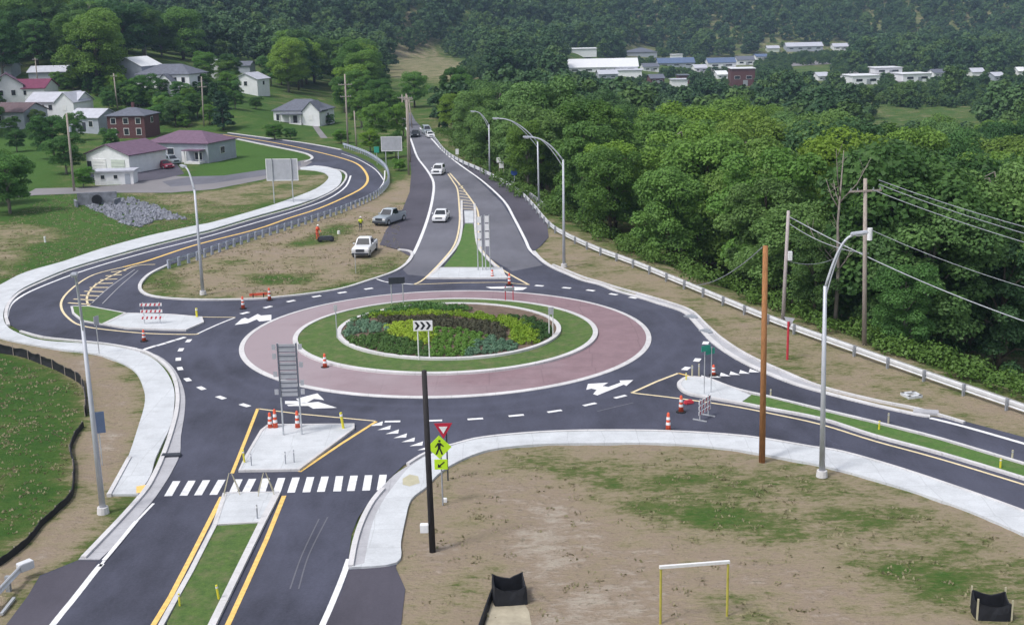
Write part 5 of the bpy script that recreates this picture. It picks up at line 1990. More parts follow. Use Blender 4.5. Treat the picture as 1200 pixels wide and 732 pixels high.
# town in the valley
HILL_HOUSES = [[(147, 68), (178, 68), (178, 86), (147, 86)], [(280, 66), (293, 66), (293, 76), (280, 76)], [(250, 68), (256, 68), (256, 88), (250, 88)], [(174, 70), (230, 70), (230, 101), (174, 101)],
               [(280, 82), (310, 82), (310, 104), (280, 104)], [(50, 83), (70, 83), (70, 88), (50, 88)], [(0, 94), (28, 94), (28, 110), (0, 110)], [(32, 100), (56, 100), (56, 108), (32, 108)], [(326, 108), (388, 108), (388, 140), (326, 140)]]
TOWN = [[(1035, 127), (1138, 127), (1138, 136), (1035, 136)]]


def bld(label, px0, px1, ybase, ytop, depth, wall, roof, kind='flat', rz=0.0, win=True, rise=2.0, name='warehouse', cat='building', vis=None):
    b = P1((px0 + px1) / 2, ybase)
    w_ = (px1 - px0) / ppm(b)
    H = max(2.5, h_at(b, ytop))
    TOWN.append([(px0 + 1, ytop - 1), (px1 - 1, ytop - 1), (px1 - 1, ybase - 1.5), (px0 + 1, ybase - 1.5)])
    if kind != 'flat':
        H = max(2.5, H - rise)
    n = max(2, min(9, int(w_ / 7)))
    wins = [('f', -w_ / 2 + w_ * (k + .5) / n, H * .5, w_ / n * .45, min(1.6, H * .3)) for k in range(n)] if win else []
    return house(label, ((px0 + px1) / 2, ybase), w_, depth, H, rz, wall, roof, kind, rise, wins=wins, name=name, cat=cat, ov=.5, doors=[('f', w_ * .1, 2.5, min(3, H * .6), 'galvanised_dull')] if win else ())


bld('long white warehouse with a bright pale roof at the left end of the town', 666, 746, 83, 69, 34, 'siding_white', 'roof_metal', 'gable', -.06, True, 4)
bld('white flat building just above the long warehouse', 669, 698, 65, 57, 18, 'siding_white', 'roof_metal', 'flat', 0, False)
bld('grey-roofed hall behind the warehouse among the trees', 734, 768, 66, 56, 22, 'siding_grey', 'roof_grey', 'hip', 0, False, 3)
bld('low pale building right below the long warehouse', 722, 752, 89, 82, 16, 'siding_white', 'roof_light', 'flat', -.1, False)
bld('long dark blue roofed row in the middle of the town', 770, 812, 78, 68, 16, 'siding_grey', 'roof_blue', 'gable', 0, True, 3)
bld('blue-roofed shop row with white front, left of the red building', 828, 860, 79, 68, 16, 'siding_white', 'roof_blue', 'gable', 0, True, 3)
bld('dark roofed block right of the blue-roofed shops', 862, 882, 76, 66, 14, 'siding_white', 'roof_grey', 'gable', 0, True, 2.5)
bld('red fronted restaurant with a white roof and low white base', 855, 882, 100, 80, 15, 'brick', 'roof_metal', 'flat', -.05, True)
bld('small brick block half hidden left of the red restaurant', 794, 806, 97, 88, 12, 'brick', 'roof_grey', 'flat', 0, True)
bld('pale low building below the middle of the town', 786, 804, 101, 93, 10, 'siding_white', 'roof_light', 'flat', 0, False)
bld('long lavender-grey building high on the right by the woods', 920, 962, 59, 50, 14, 'siding_grey', 'roof_light', 'gable', 0, True, 3)
bld('pale building right of the lavender-grey one', 975, 993, 58, 51, 12, 'siding_white', 'roof_light', 'gable', 0, True, 2.5)
bld('low white shopping building with a long front on the right of the town', 991, 1024, 98, 88, 18, 'siding_white', 'roof_metal', 'flat', .1, True)
bld('white flat-roofed store behind the low shopping building', 1020, 1052, 86, 79, 16, 'siding_white', 'roof_metal', 'flat', .05, True)
bld('long pale store with a red-brown side at the right of the town', 1050, 1085, 95, 86, 15, 'siding_white', 'roof_metal', 'flat', .15, True)
bld('small white building alone in the trees at the far right', 1136, 1150, 89, 81, 10, 'siding_white', 'roof_light', 'gable', 0, False, 2)
bld('tiny white house at the right edge below the hill', 1190, 1199, 88, 81, 9, 'siding_white', 'roof_metal', 'gable', 0, False, 2)
bld('light green roofed house in the upper centre right trees', 898, 912, 60, 54, 9, 'siding_green', 'roof_light', 'gable', 0, False, 2)
bld('yellow-topped building in the middle of the town', 786, 799, 71, 64, 8, 'siding_white', 'roof_metal', 'flat', 0, False)
sheet('parking_lot', PL([(820, 80), (890, 74), (930, 72), (985, 71), (985, 74), (920, 77), (880, 82), (822, 86)], 0), .3, 'lane_gravel', conform=True) if False else None
for px0, px1, yb, yt, wl2, rf2, lb in [(700, 722, 92, 86, 'siding_grey', 'roof_light', 'pale shed below the left end of the town warehouse'),
                                       (752, 770, 83, 77, 'siding_white', 'roof_grey', 'low grey-roofed shop right of the long warehouse'),
                                       (812, 826, 84, 78, 'siding_white', 'roof_light', 'small pale shop left of the blue-roofed row front'),
                                       (838, 850, 92, 87, 'siding_white', 'roof_metal', 'small white hut left of the red restaurant'),
                                       (884, 898, 70, 65, 'siding_white', 'roof_blue', 'small blue-roofed house at the end of the shop row'),
                                       (760, 776, 97, 91, 'brick', 'roof_grey', 'brick house in the trees below the town centre'),
                                       (955, 968, 94, 89, 'siding_white', 'roof_light', 'white house left of the shopping building in the trees'),
                                       (1090, 1104, 90, 85, 'siding_white', 'roof_grey', 'white house just right of the long pale store'),
                                       (1160, 1172, 94, 88, 'siding_grey', 'roof_light', 'grey house among trees near the right edge')]:
    bld(lb, px0, px1, yb, yt, 11, wl2, rf2, 'gable', .1, True, 1.8, name='house', cat='house')
for poly in ([(815, 79), (860, 80), (925, 73), (990, 71), (1000, 74), (930, 78), (870, 86), (815, 87)], [(985, 83), (1040, 80), (1060, 86), (1085, 90), (1050, 98), (990, 96)]):
    pw = [P1(*p) for p in poly]
    sheet('parking_lot', [(p.x, p.y) for p in pw], .25, 'lane_gravel', conform=True)

# ================================================================ PLANTS
def leafset(rng, centers, radii, n_each, size, squash=.92, flat=0.0, inner=.66):
    """many small leaf faces spread over and inside the given lobes"""
    allv = []
    for c, r, n in zip(centers, radii, n_each):
        d = rng.normal(size=(n, 3))
        d[:, 2] = np.abs(d[:, 2]) * 1.1 - .45 * rng.random(n)
        d /= np.linalg.norm(d, axis=1)[:, None]
        rr = r * rng.uniform(inner, 1.08, n)
        p = np.array(c) + d * rr[:, None] * np.array([1, 1, squash])
        nn = d + rng.normal(size=(n, 3)) * .55
        nn[:, 2] += .35 + flat
        nn /= np.linalg.norm(nn, axis=1)[:, None]
        t = np.cross(nn, rng.normal(size=(n, 3)))
        t /= np.linalg.norm(t, axis=1)[:, None]
        b = np.cross(nn, t)
        s = size * rng.uniform(.6, 1.35, n)[:, None] / 2
        q = np.stack([p - t * s - b * s * .6, p + t * s - b * s * .75, p + t * s * .8 + b * s * .7, p - t * s * .7 + b * s * .8], 1)
        allv.append(q.reshape(-1, 3))
    return np.concatenate(allv)


def quads_mesh(name, V, mat):
    me = bpy.data.meshes.new(name)
    n = len(V) // 4
    me.vertices.add(len(V))
    me.vertices.foreach_set('co', V.astype(np.float32).ravel())
    me.loops.add(n * 4)
    me.loops.foreach_set('vertex_index', np.arange(n * 4, dtype=np.int32))
    me.polygons.add(n)
    me.polygons.foreach_set('loop_start', np.arange(0, n * 4, 4, dtype=np.int32))
    me.update()
    me.materials.append(MATS[mat])
    return me


def crown_data(seed, H=14., Rc=5.0, lobes=22, leaves=260, size=.46, low=.28, shape='round'):
    rng = np.random.default_rng(seed)
    cs, rs, ns = [], [], []
    for i in range(lobes):
        t = (i + .5) / lobes
        zf = low + (1 - low) * (t * .86 + .04)
        env = math.sqrt(max(.02, 1 - ((zf - (low + .30)) / (.78 - .12)) ** 2)) if shape == 'round' else max(.1, (1.02 - zf) * 1.35)
        a = i * 2.399 + rng.uniform(-.5, .5)
        rad = Rc * env * rng.uniform(.30, .80)
        r = Rc * rng.uniform(.15, .36)
        cs.append((rad * math.cos(a), rad * math.sin(a), H * zf + rng.uniform(-.5, .5)))
        rs.append(r)
        ns.append(int(leaves * (r / (Rc * .33)) ** 2))
    cs.append((rng.uniform(-.6, .6), rng.uniform(-.6, .6), H * .9)); rs.append(Rc * .32); ns.append(leaves)
    return leafset(rng, cs, rs, ns, size), cs


def trunk_mesh(name, H, cs, mat='bark', r=.24, seed=0):
    mb = MB()
    mb.tube([(0, 0, -1.2), (.05, 0, H * .25), (-.1, .05, H * .5), (.05, 0, H * .82)], [r * 1.3, r, r * .75, r * .25], 8)
    k = 0
    for c in cs[::3]:
        z0 = H * (.22 + .05 * k)
        k += 1
        mb.tube([(0, 0, min(z0, c[2] * .7)), (c[0] * .45, c[1] * .45, (z0 + c[2]) / 2 + .2), (c[0] * .9, c[1] * .9, c[2])], [r * .5, r * .32, r * .12], 5)
    o = mb.build(name, mat, smooth=True)
    me = o.data
    bpy.data.objects.remove(o)
    return me


PROTO = []
for sd_, (H_, R_, lb_, lf_, sz_, lo_) in enumerate([(14, 5.0, 38, 880, .215, .24), (15, 4.6, 36, 880, .21, .26), (12.5, 5.4, 42, 800, .215, .20), (16, 5.2, 46, 800, .22, .25),
                                         (13, 4.2, 30, 950, .20, .18), (11, 4.8, 34, 850, .20, .14), (15, 5.6, 50, 740, .22, .20)]):
    V_, cs_ = crown_data(100 + sd_, H_, R_, lb_, lf_, sz_, lo_)
    PROTO.append((H_, R_, quads_mesh('crown', V_, 'leaves'), trunk_mesh('trunk', H_, cs_, 'bark' if sd_ % 3 else 'pale_bark')))
V_, cs_ = crown_data(333, 13, 3.6, 36, 420, .28, .06, 'cone')
CONIFER = (13, 3.6, quads_mesh('crown', V_, 'needles'), trunk_mesh('trunk', 13, cs_[:6], 'bark'))


def tree(p, H, tint, label, group, proto=None, name='broadleaf_tree', wide=1.0, cat='tree', rr=rnd):
    pr = proto or rr.choice(PROTO)
    s = H / pr[0]
    root = thing(name, label, cat, p, rr.uniform(0, 6.28), group)
    sx = s * wide * rr.uniform(.9, 1.12)
    root.scale = (sx, sx, s)
    c = bpy.data.objects.new('crown', pr[2]); COL.objects.link(c); c.parent = root
    c.color = (*tint, 1)
    t = bpy.data.objects.new('trunk', pr[3]); COL.objects.link(t); t.parent = root
    return root


CLEAR = [
    [(0, 84), (32, 88), (60, 96), (104, 106), (130, 120), (183, 120), (186, 155), (268, 140), (275, 160), (310, 160), (330, 175), (400, 180), (455, 200), (450, 225), (400, 240), (300, 270), (165, 340), (200, 350), (440, 325), (490, 300), (640, 300), (560, 210), (510, 165), (478, 134),
     (478, 215), (470, 215), (455, 196), (415, 174), (330, 158), (270, 148), (262, 140), (240, 140), (190, 148), (183, 160), (180, 190), (60, 190), (60, 225), (0, 240), (0, 730), (1200, 730), (1200, 500), (900, 392), (640, 290), (560, 218), (510, 175), (480, 146), (400, 190), (300, 200)],
    [(0, 90), (32, 90), (58, 99), (104, 108), (134, 122), (182, 122), (184, 155), (104, 158), (90, 150), (40, 132), (0, 132)],
    [(145, 67), (180, 66), (232, 78), (232, 103), (150, 98)],
    [(104, 156), (145, 154), (192, 168), (205, 145), (268, 148), (268, 186), (215, 200), (110, 215)],
    [(279, 78), (313, 78), (313, 108), (279, 108)],
    [(276, 64), (296, 64), (296, 84), (276, 84)],
    [(249, 66), (257, 66), (257, 90), (249, 90)],
    [(322, 104), (392, 104), (395, 145), (322, 145)],
    [(455, 62), (500, 62), (560, 72), (612, 88), (612, 96), (560, 92), (500, 94), (456, 88)],
    [(818, 75), (925, 70), (992, 69), (998, 76), (930, 79), (818, 87)],
    [(925, 77), (975, 75), (980, 81), (930, 84)],
    [(1020, 125), (1140, 127), (1148, 138), (1100, 138), (1020, 133)],
    [(470, 120), (495, 128), (520, 170), (560, 205), (476, 205)],
    [(235, 118), (310, 115), (322, 150), (262, 152), (240, 140)],
]
CLEAR = CLEAR[1:] + TOWN


def rect_free(x, y, z, H, Rr, rects=None):
    """no building of the town behind this tree is covered"""
    ok = np.ones(np.shape(x), bool)
    ax, ay = pix(x, y, z + H)
    cx_, by2 = pix(x, y, z)
    rp = Rr * F / y * .85
    for q in (rects or TOWN):
        x0, y0 = q[0]
        x1, y1 = q[2]
        ok = ok & np.logical_not((ax + rp > x0) & (ax - rp < x1) & (ay < y1 - 1) & (by2 > y0 + 2))
    return ok if np.ndim(x) else bool(ok)


def hidden_ok(x, y, z, H, Rr, polys=CLEAR, full=True):
    """True when a tree here would not cover anything the photograph shows in the open"""
    pts = [pix(x, y, z + H * .97), pix(x, y, z + H * .6), pix(x - Rr * .8, y, z + H * .6), pix(x + Rr * .8, y, z + H * .6), pix(x, y, z + H * .2)]
    for q in polys:
        qx = np.array([p[0] for p in pts]); qy = np.array([p[1] for p in pts])
        if inpoly(qx, qy, q).any():
            return False
    return True


RT = random.Random(21)
n_tree = 0
GR1 = 'trees of the wood beyond the guardrail on the right'
TINTS = [(1.0, 1.0, 1.0), (1.25, 1.15, .9), (.8, .92, 1.0), (1.1, 1.05, 1.3), (.68, .82, .9), (1.35, 1.2, .85), (.95, .95, 1.5), (1.25, 1.1, 1.2)]
# wood on the right
yy = 62.0
spots = []
while yy < 300:
    xx = -40.0
    st = 8.6 + (yy - 60) * .018
    while xx < 150:
        x = xx + RT.uniform(-2.6, 2.6)
        y = yy + RT.uniform(-2.6, 2.6)
        d = float(line_dist(np.array([x]), np.array([y]), RAIL)[0])
        px_, _ = pix(x, y, 5)
        if d > 4.6 and px_ < 1275 and x > -22:
            spots.append((d, x, y))
        xx += st
    yy += st * .93
for d, x, y in spots:
    z = float(hfun(x, y))
    H = RT.uniform(13.5, 20.5) * (1.0 if d > 9 else .74)
    if y > 215:
        H *= .92
    px_, py_ = pix(x, y, z + H)
    if y < 110 and px_ > 930 and d < 9:
        H *= .55
    if not (hidden_ok(x, y, z, H, H * .33) and rect_free(x, y, z, H, H * .3)):
        H *= .6
        if not (hidden_ok(x, y, z, H, H * .33) and rect_free(x, y, z, H, H * .3)):
            continue
    tn = RT.choice(TINTS)
    if 640 < px_ < 860 and y < 230:
        tn = RT.choice([(1.35, 1.25, .9), (1.2, 1.15, .95), (1.05, 1.05, 1)])
    lb = 'broadleaf tree with a dense green crown in the wood beyond the guardrail'
    if H < 9:
        lb = 'low leafy tree at the edge of the wood behind the guardrail'
    tree((x, y, z - .3), H, tn, lb, GR1 if H >= 9 else 'low trees along the edge of the right wood', wide=1.12, rr=RT)
    n_tree += 1
# undergrowth along the foot of the wood
V_ = []
rngu = np.random.default_rng(5)
RL = [tuple(p) for p in RAIL if 60 < p[1] < 300]
for i in range(300):
    t = rngu.uniform(0, len(RL) - 1.001)
    k = int(t)
    ax, ay = RL[k]; bx, by = RL[k + 1]
    x, y = ax + (bx - ax) * (t - k), ay + (by - ay) * (t - k)
    L_ = math.hypot(bx - ax, by - ay)
    off = rngu.uniform(1.8, 7.5)
    x += off * (by - ay) / L_
    y += -off * (bx - ax) / L_
    z = float(hfun(x, y))
    r = rngu.uniform(.6, 1.5)
    V_.append(leafset(rngu, [(x, y, z + r * .4)], [r], [int(170 * r)], .20, .9))
me = quads_mesh('undergrowth', np.concatenate(V_), 'shrub_dark')
o = bpy.data.objects.new('undergrowth', me); COL.objects.link(o)
tag(o, 'low tangled bushes and weeds at the foot of the wood along the guardrail', 'undergrowth', None, 'stuff')

# bare dead tree behind the crossarm pole
b = PY(979, 362, 104)
b.z = float(hfun(b.x, b.y))
root = thing('dead_tree', 'bare grey dead tree with upright limbs standing in front of the wood', 'tree', b)
mb = MB()
H = h_at(b, 176)
mb.tube([(0, 0, -1), (.1, 0, H * .3), (-.1, 0, H * .6), (.15, 0, H)], [.2, .17, .11, .03], 7)
mb.build('trunk', 'pale_bark', root, smooth=True)
rd = random.Random(4)
for k in range(9):
    a = rd.uniform(0, 6.28); z0 = H * rd.uniform(.3, .8); l = rd.uniform(1.5, 3.6)
    mb = MB()
    dx, dy = math.cos(a), math.sin(a) * .6
    mb.tube([(0, 0, z0), (dx * l * .45, dy * l * .45, z0 + l * .5), (dx * l * .8, dy * l * .8, z0 + l * 1.2)], [.07, .045, .015], 5)
    for _ in range(3):
        t = rd.uniform(.3, .9)
        p = Vector((dx * l * .8 * t, dy * l * .8 * t, z0 + l * 1.1 * t))
        mb.tube([p, p + Vector((rd.uniform(-.8, .8), rd.uniform(-.5, .5), rd.uniform(.5, 1.3)))], [.03, .01], 4)
    mb.build('branch', 'pale_bark', root, smooth=True)

# trees of the left hillside
yy = 292.0
GR2 = 'trees on the wooded slope behind the village'
while yy < 470:
    xx = -240.0
    while xx < -22:
        x = xx + RT.uniform(-4, 4)
        y = yy + RT.uniform(-4, 4)
        xx += 11.5
        z = float(hfun(x, y))
        px_, py_ = pix(x, y, z)
        if px_ < -40 or px_ > 452:
            continue
        if px_ > 395 and py_ > 140:
            continue
        H = RT.uniform(12, 19)
        wide = 1.3
        ok = hidden_ok(x, y, z, H, H * .38) and rect_free(x, y, z, H, H * .4, HILL_HOUSES)
        if not ok:
            H = RT.uniform(5.0, 7.5)
            ok = hidden_ok(x, y, z, H, H * .3) and rect_free(x, y, z, H, H * .25, HILL_HOUSES)
        if not ok:
            continue
        dark = RT.random() < .40
        tn = RT.choice([(.62, .78, .85), (.7, .8, .8), (.55, .72, .8)]) if dark else RT.choice(TINTS[:4])
        if px_ > 300 and RT.random() < .6:
            tn = (1.25, 1.2, .95)
        tree((x, y, z - .3), H, tn, 'tree in the dark mixed wood climbing the slope behind the village' if H > 8 else 'small bushy tree growing between the village houses',
             GR2 if H > 8 else 'small trees between the village houses', wide=wide, rr=RT)
        n_tree += 1
    yy += 12.0
n_small_tree = 0
for k in range(3000):
    x, y = RT.uniform(-215, -38), RT.uniform(232, 345)
    z = float(hfun(x, y))
    px_, py_ = pix(x, y, z)
    if px_ < -20 or px_ > 400 or py_ > 150 or (px_ > 225 and py_ > 118 and px_ < 300) or (px_ > 300 and py_ > 102) or inpoly(np.array([px_]), np.array([py_]), [(60, 150), (60, 230), (-90, 230), (-90, 150)])[0]:
        continue
    H = RT.uniform(3.2, 5.6)
    if not hidden_ok(x, y, z, H, H * .28):
        continue
    n_small_tree += 1
    if n_small_tree > 95:
        break
    tree((x, y, z - .3), H, RT.choice([(.7, .85, .85), (.9, 1, .9), (1.2, 1.2, .9), (.6, .75, .8)]), 'small leafy tree growing between the village houses', 'smallest trees between the village houses', name='bush', cat='bush', wide=1.25, rr=RT)  # small trees, listed under the name and category bush
# individually placed trees and bushes, left side
for (px, py, H, wd, kind, tint, lb) in [
    (12, 250, 8.5, 1.5, 'b', (.8, .95, .9), 'dark round tree at the left edge beside the village lane'),
    (-8, 240, 9, 1.4, 'b', (.7, .85, .85), 'tree cut by the left edge of the picture near the lane'),
    (64, 186, 8.5, 1.45, 'b', (.75, .95, .9), 'bushy dark tree on the village lawn left of the long-barred pole'),
    (78, 204, 7.0, 1.4, 'b', (.8, .95, .9), 'lower bushy tree in front of the garage, left of the pole'),
    (98, 220, 3.4, 1.6, 'b', (.9, 1.1, .8), 'rounded bush at the lane left of the small white shed'),
    (48, 172, 6.0, 1.5, 'b', (.7, .85, .85), 'dark tree on the village lawn farthest from the long-barred pole'),
    (130, 176, 4.6, 1.3, 'b', (.7, .9, .8), 'small dark tree behind the left wall of the garage'),
    (185, 146, 4.8, 1.6, 'b', (.8, 1, .85), 'leafy tree filling the gap between the brick house and the brown roof'),
    (212, 118, 5.0, 1.5, 'b', (.7, .9, .85), 'dark tree in front of the right end of the large white house'),
    (232, 138, 6.0, 1.5, 'b', (1.0, 1.1, .9), 'green tree at the foot of the pole behind the brown-roofed house'),
    (300, 128, 3.4, 1.9, 'b', (.9, 1.0, .8), 'low bush on the sloping lawn below the small white house'),
    (128, 130, 5.0, 1.35, 'b', (0.70, 0.85, .85), 'small tree at the right end of the white L-shaped house'),
    (150, 121, 6.0, 1.35, 'b', (0.74, 0.88, .85), 'dark leafy tree rising behind the brick house chimney'),
    (190, 113, 4.6, 1.35, 'b', (0.78, 0.91, .85), 'small tree before the left half of the large white house'),
    (237, 113, 6.2, 1.35, 'b', (0.82, 0.94, .85), 'round tree at the foot of the slope right of the large white house'),
    (268, 112, 6.5, 1.35, 'b', (0.86, 0.97, .85), 'leafy tree left of the small white two-level house'),
    (271, 96, 8.5, 1.35, 'b', (0.90, 1.00, .85), 'taller tree between the narrow gable and the two-level house'),
    (14, 162, 5.0, 1.35, 'b', (0.94, 1.03, .85), 'small tree by the left edge below the brown-roofed low house'),
    (44, 150, 4.6, 1.35, 'b', (0.98, 0.85, .85), 'small tree between the brown-roofed house and the L-shaped house'),
    (240, 96, 9.0, 1.35, 'b', (0.70, 0.88, .85), 'tall tree left of the narrow white gable'),
    (318, 101, 9.5, 1.35, 'b', (0.74, 0.91, .85), 'tall bright tree right of the small white two-level house'),
    (330, 100, 10.0, 1.35, 'b', (0.78, 0.94, .85), 'tall tree behind the left end of the porch house'),
    (20, 178, 4.8, 1.35, 'b', (0.82, 0.97, .85), 'dark small tree on the lawn near the left edge'),
    (276, 128, 4.8, 1.35, 'b', (0.86, 1.00, .85), 'tree on the slope above the spreading conifer'),
    (246, 146, 5.0, 1.35, 'b', (0.90, 1.03, .85), 'tree at the base of the pole near the loop road end'),
    (88, 165, 6.5, 1.3, 'b', (.85, 1, .9), 'leafy tree in front of the grey-blue house'),
    (112, 100, 16, 1.35, 'c', (.8, 1, 1), 'broad very dark conifer above the red brick house'),
    (97, 96, 13, 1.2, 'c', (.8, 1, 1), 'dark conifer left of the broad one above the brick house'),
    (170, 122, 7.5, 1.5, 'b', (.8, 1, .85), 'round dark green tree in front of the large white house'),
    (195, 132, 4.0, 1.9, 'b', (1.2, 1.3, .8), 'low bright shrub behind the brown-roofed house'),
    (215, 128, 4.2, 1.8, 'b', (.8, 1.1, 1.1), 'blue-green shrub below the large white house'),
    (262, 152, 9.5, 1.25, 'c', (.9, 1, 1), 'dark spreading conifer right of the pole by the lawn'),
    (252, 130, 7.5, 1.2, 'c', (.9, 1.1, 1), 'smaller conifer behind the spreading one'),
    (322, 164, 3.6, 1.9, 'b', (.6, .8, .8), 'dark clipped bushes in front of the porch house, left side'),
    (341, 163, 2.6, 1.7, 'b', (.6, .8, .8), 'low dark bush in front of the porch steps'),
    (386, 146, 2.6, 1.6, 'b', (.7, .9, .8), 'bush at the right corner of the porch house'),
    (400, 168, 3.0, 1.8, 'b', (.8, 1, .8), 'bush below the crossarm pole by the lawn edge'),
    (404, 132, 10, 1.2, 'b', (1, 1.1, .9), 'green tree right behind the porch house'),
    (424, 150, 9, 1.2, 'b', (1.15, 1.15, .9), 'bright tree between the crossarm pole and the highway'),
    (441, 165, 8.0, 1.2, 'b', (1.1, 1.1, .9), 'leafy tree behind the grey sign board at the highway'),
    (434, 178, 4.5, 1.5, 'b', (1.2, 1.2, .8), 'bright bush at the guardrail end by the loop top'),
    (452, 186, 4.2, 1.4, 'b', (1.0, 1.1, .8), 'bush directly behind the grey sign board posts'),
    (464, 184, 5.0, 1.1, 'b', (.9, 1, .8), 'tall bush right of the grey sign board'),
    (468, 200, 2.2, 1.6, 'b', (1.1, 1.2, .8), 'low bush on the bank where the poles line the highway'),
    (466, 162, 7.5, 1.0, 'b', (1.0, 1.1, .9), 'tree left of the highway poles'),
    (456, 148, 9.0, 1.1, 'b', (1.0, 1.05, .9), 'tree behind the highway poles on the left'),
    (446, 138, 10., 1.1, 'b', (.9, 1.05, .9), 'darker tree on the left where the highway bends'),
]:
    b = P1(px, py)
    b.z -= .2
    tree(b, H, tint, lb, None, proto=CONIFER if kind == 'c' else PROTO[(px * 7) % len(PROTO)], name='conifer' if kind == 'c' else ('broadleaf_tree' if H > 4.6 else 'bush'), wide=wd, cat='tree' if H > 4.6 else 'bush')
    n_tree += 1
for (px, py, H, lb) in [(505, 139, 13, 'left'), (518, 142, 12, 'second'), (532, 150, 12, 'third'), (545, 166, 12, 'fourth'), (560, 183, 11, 'fifth'), (486, 126, 10, 'farthest')]:
    b = P1(px, py)
    if px != 486:
        b.x += 6
    tree(b, H, (.95, 1.05, .9), 'tree lining the right verge of the highway, the %s one towards the bend' % lb, None, rr=RT, wide=1.1)
    n_tree += 1
print('individual trees', n_tree)

# ---------------------------------------------------------------- far woods, one mass
FARP = bpy.data.collections.new('far_tree_shapes')
for k in range(5):
    V_, cs_ = crown_data(500 + k, 11, 5.2, 18, 120, .72, .10)
    o = bpy.data.objects.new('far_tree_shape', quads_mesh('far_tree_shape', V_, 'leaves_far'))
    FARP.objects.link(o)
rf = np.random.default_rng(9)
pts = []
Yv = 300.0
while Yv < 1560:
    step = 9.5 + Yv * .0042
    half = .46 * Yv
    X = np.arange(-half, half + 20, step)
    X = X + rf.uniform(-.42, .42, X.shape) * step
    Y = Yv + rf.uniform(-.42, .42, X.shape) * step
    pts.append(np.stack([X, Y], 1))
    Yv += step * .9
P_ = np.concatenate(pts)
Zf = hfun(P_[:, 0], P_[:, 1])
df = line_dist(P_[:, 0], P_[:, 1], RAIL)
bx_, by_ = pix(P_[:, 0], P_[:, 1], Zf)
keep = np.ones(len(P_), bool)
keep &= ~((P_[:, 1] < 475) & (P_[:, 0] < -22))
keep &= ~((P_[:, 1] < 345) & (P_[:, 0] < -18))
keep &= by_ > -25
sc = rf.uniform(.62, 1.6, len(P_))
sc *= np.where(P_[:, 1] > 700, 1.1, 1.0)
for q in CLEAR:
    for (ddx, fz) in ((0, .98), (0, .5), (-3.2, .6), (3.2, .6), (0, .05)):
        tx, ty = pix(P_[:, 0] + ddx * sc, P_[:, 1], Zf + 11 * fz * sc)
        keep &= ~inpoly(tx, ty, q)
# a lower tree stays where a full-grown one would cover a building
free = rect_free(P_[:, 0], P_[:, 1], Zf, 11 * sc, 5.2 * sc)
free2 = rect_free(P_[:, 0], P_[:, 1], Zf, 5.0, 2.4)
sc = np.where(free, sc, .45)
keep &= free | free2
P_, Zf, sc = P_[keep], Zf[keep], sc[keep]
# shrubs and small trees filling the gaps between the buildings of the town
ex = np.stack([rf.uniform(-20, 330, 5200), rf.uniform(480, 1050, 5200)], 1)
ez = hfun(ex[:, 0], ex[:, 1])
es = rf.uniform(.28, .52, len(ex))
ek = rect_free(ex[:, 0], ex[:, 1], ez, 11 * es, 5.2 * es)
for q in CLEAR[-len(TOWN) - 4:]:
    for fz in (.1, .6, .95):
        tx, ty = pix(ex[:, 0], ex[:, 1], ez + 11 * fz * es)
        ek &= ~inpoly(tx, ty, q)
P_ = np.concatenate([P_, ex[ek]]); Zf = np.concatenate([Zf, ez[ek]]); sc = np.concatenate([sc, es[ek]])
me = bpy.data.meshes.new('woodland')
me.vertices.add(len(P_))
me.vertices.foreach_set('co', np.stack([P_[:, 0], P_[:, 1], Zf - .5], 1).astype(np.float32).ravel())
at = me.attributes.new('size', 'FLOAT', 'POINT'); at.data.foreach_set('value', sc.astype(np.float32))
at = me.attributes.new('turn', 'FLOAT', 'POINT'); at.data.foreach_set('value', rf.uniform(0, 6.28, len(P_)).astype(np.float32))
at = me.attributes.new('pick', 'INT', 'POINT'); at.data.foreach_set('value', rf.integers(0, 5, len(P_)).astype(np.int32))
me.update()
wo = bpy.data.objects.new('woodland', me); COL.objects.link(wo)
tag(wo, 'dark continuous woods covering the valley and the far hills', 'woodland', None, 'stuff')
ng = bpy.data.node_groups.new('woods', 'GeometryNodeTree')
ng.interface.new_socket('Geometry', in_out='INPUT', socket_type='NodeSocketGeometry')
ng.interface.new_socket('Geometry', in_out='OUTPUT', socket_type='NodeSocketGeometry')
N_ = ng.nodes
gi, gout = N_.new('NodeGroupInput'), N_.new('NodeGroupOutput')
iop = N_.new('GeometryNodeInstanceOnPoints')
ci = N_.new('GeometryNodeCollectionInfo')
ci.inputs['Collection'].default_value = FARP
ci.inputs['Separate Children'].default_value = True
ci.inputs['Reset Children'].default_value = True


def nattr(nm, ty):
    n = N_.new('GeometryNodeInputNamedAttribute'); n.data_type = ty; n.inputs['Name'].default_value = nm
    return n.outputs['Attribute']


cx = N_.new('ShaderNodeCombineXYZ')
ng.links.new(nattr('turn', 'FLOAT'), cx.inputs['Z'])
ng.links.new(gi.outputs[0], iop.inputs['Points'])
ng.links.new(ci.outputs[0], iop.inputs['Instance'])
iop.inputs['Pick Instance'].default_value = True
ng.links.new(nattr('pick', 'INT'), iop.inputs['Instance Index'])
ng.links.new(cx.outputs[0], iop.inputs['Rotation'])
ng.links.new(nattr('size', 'FLOAT'), iop.inputs['Scale'])
ng.links.new(iop.outputs[0], gout.inputs[0])
md = wo.modifiers.new('woods', 'NODES'); md.node_group = ng
print('far trees', len(P_))

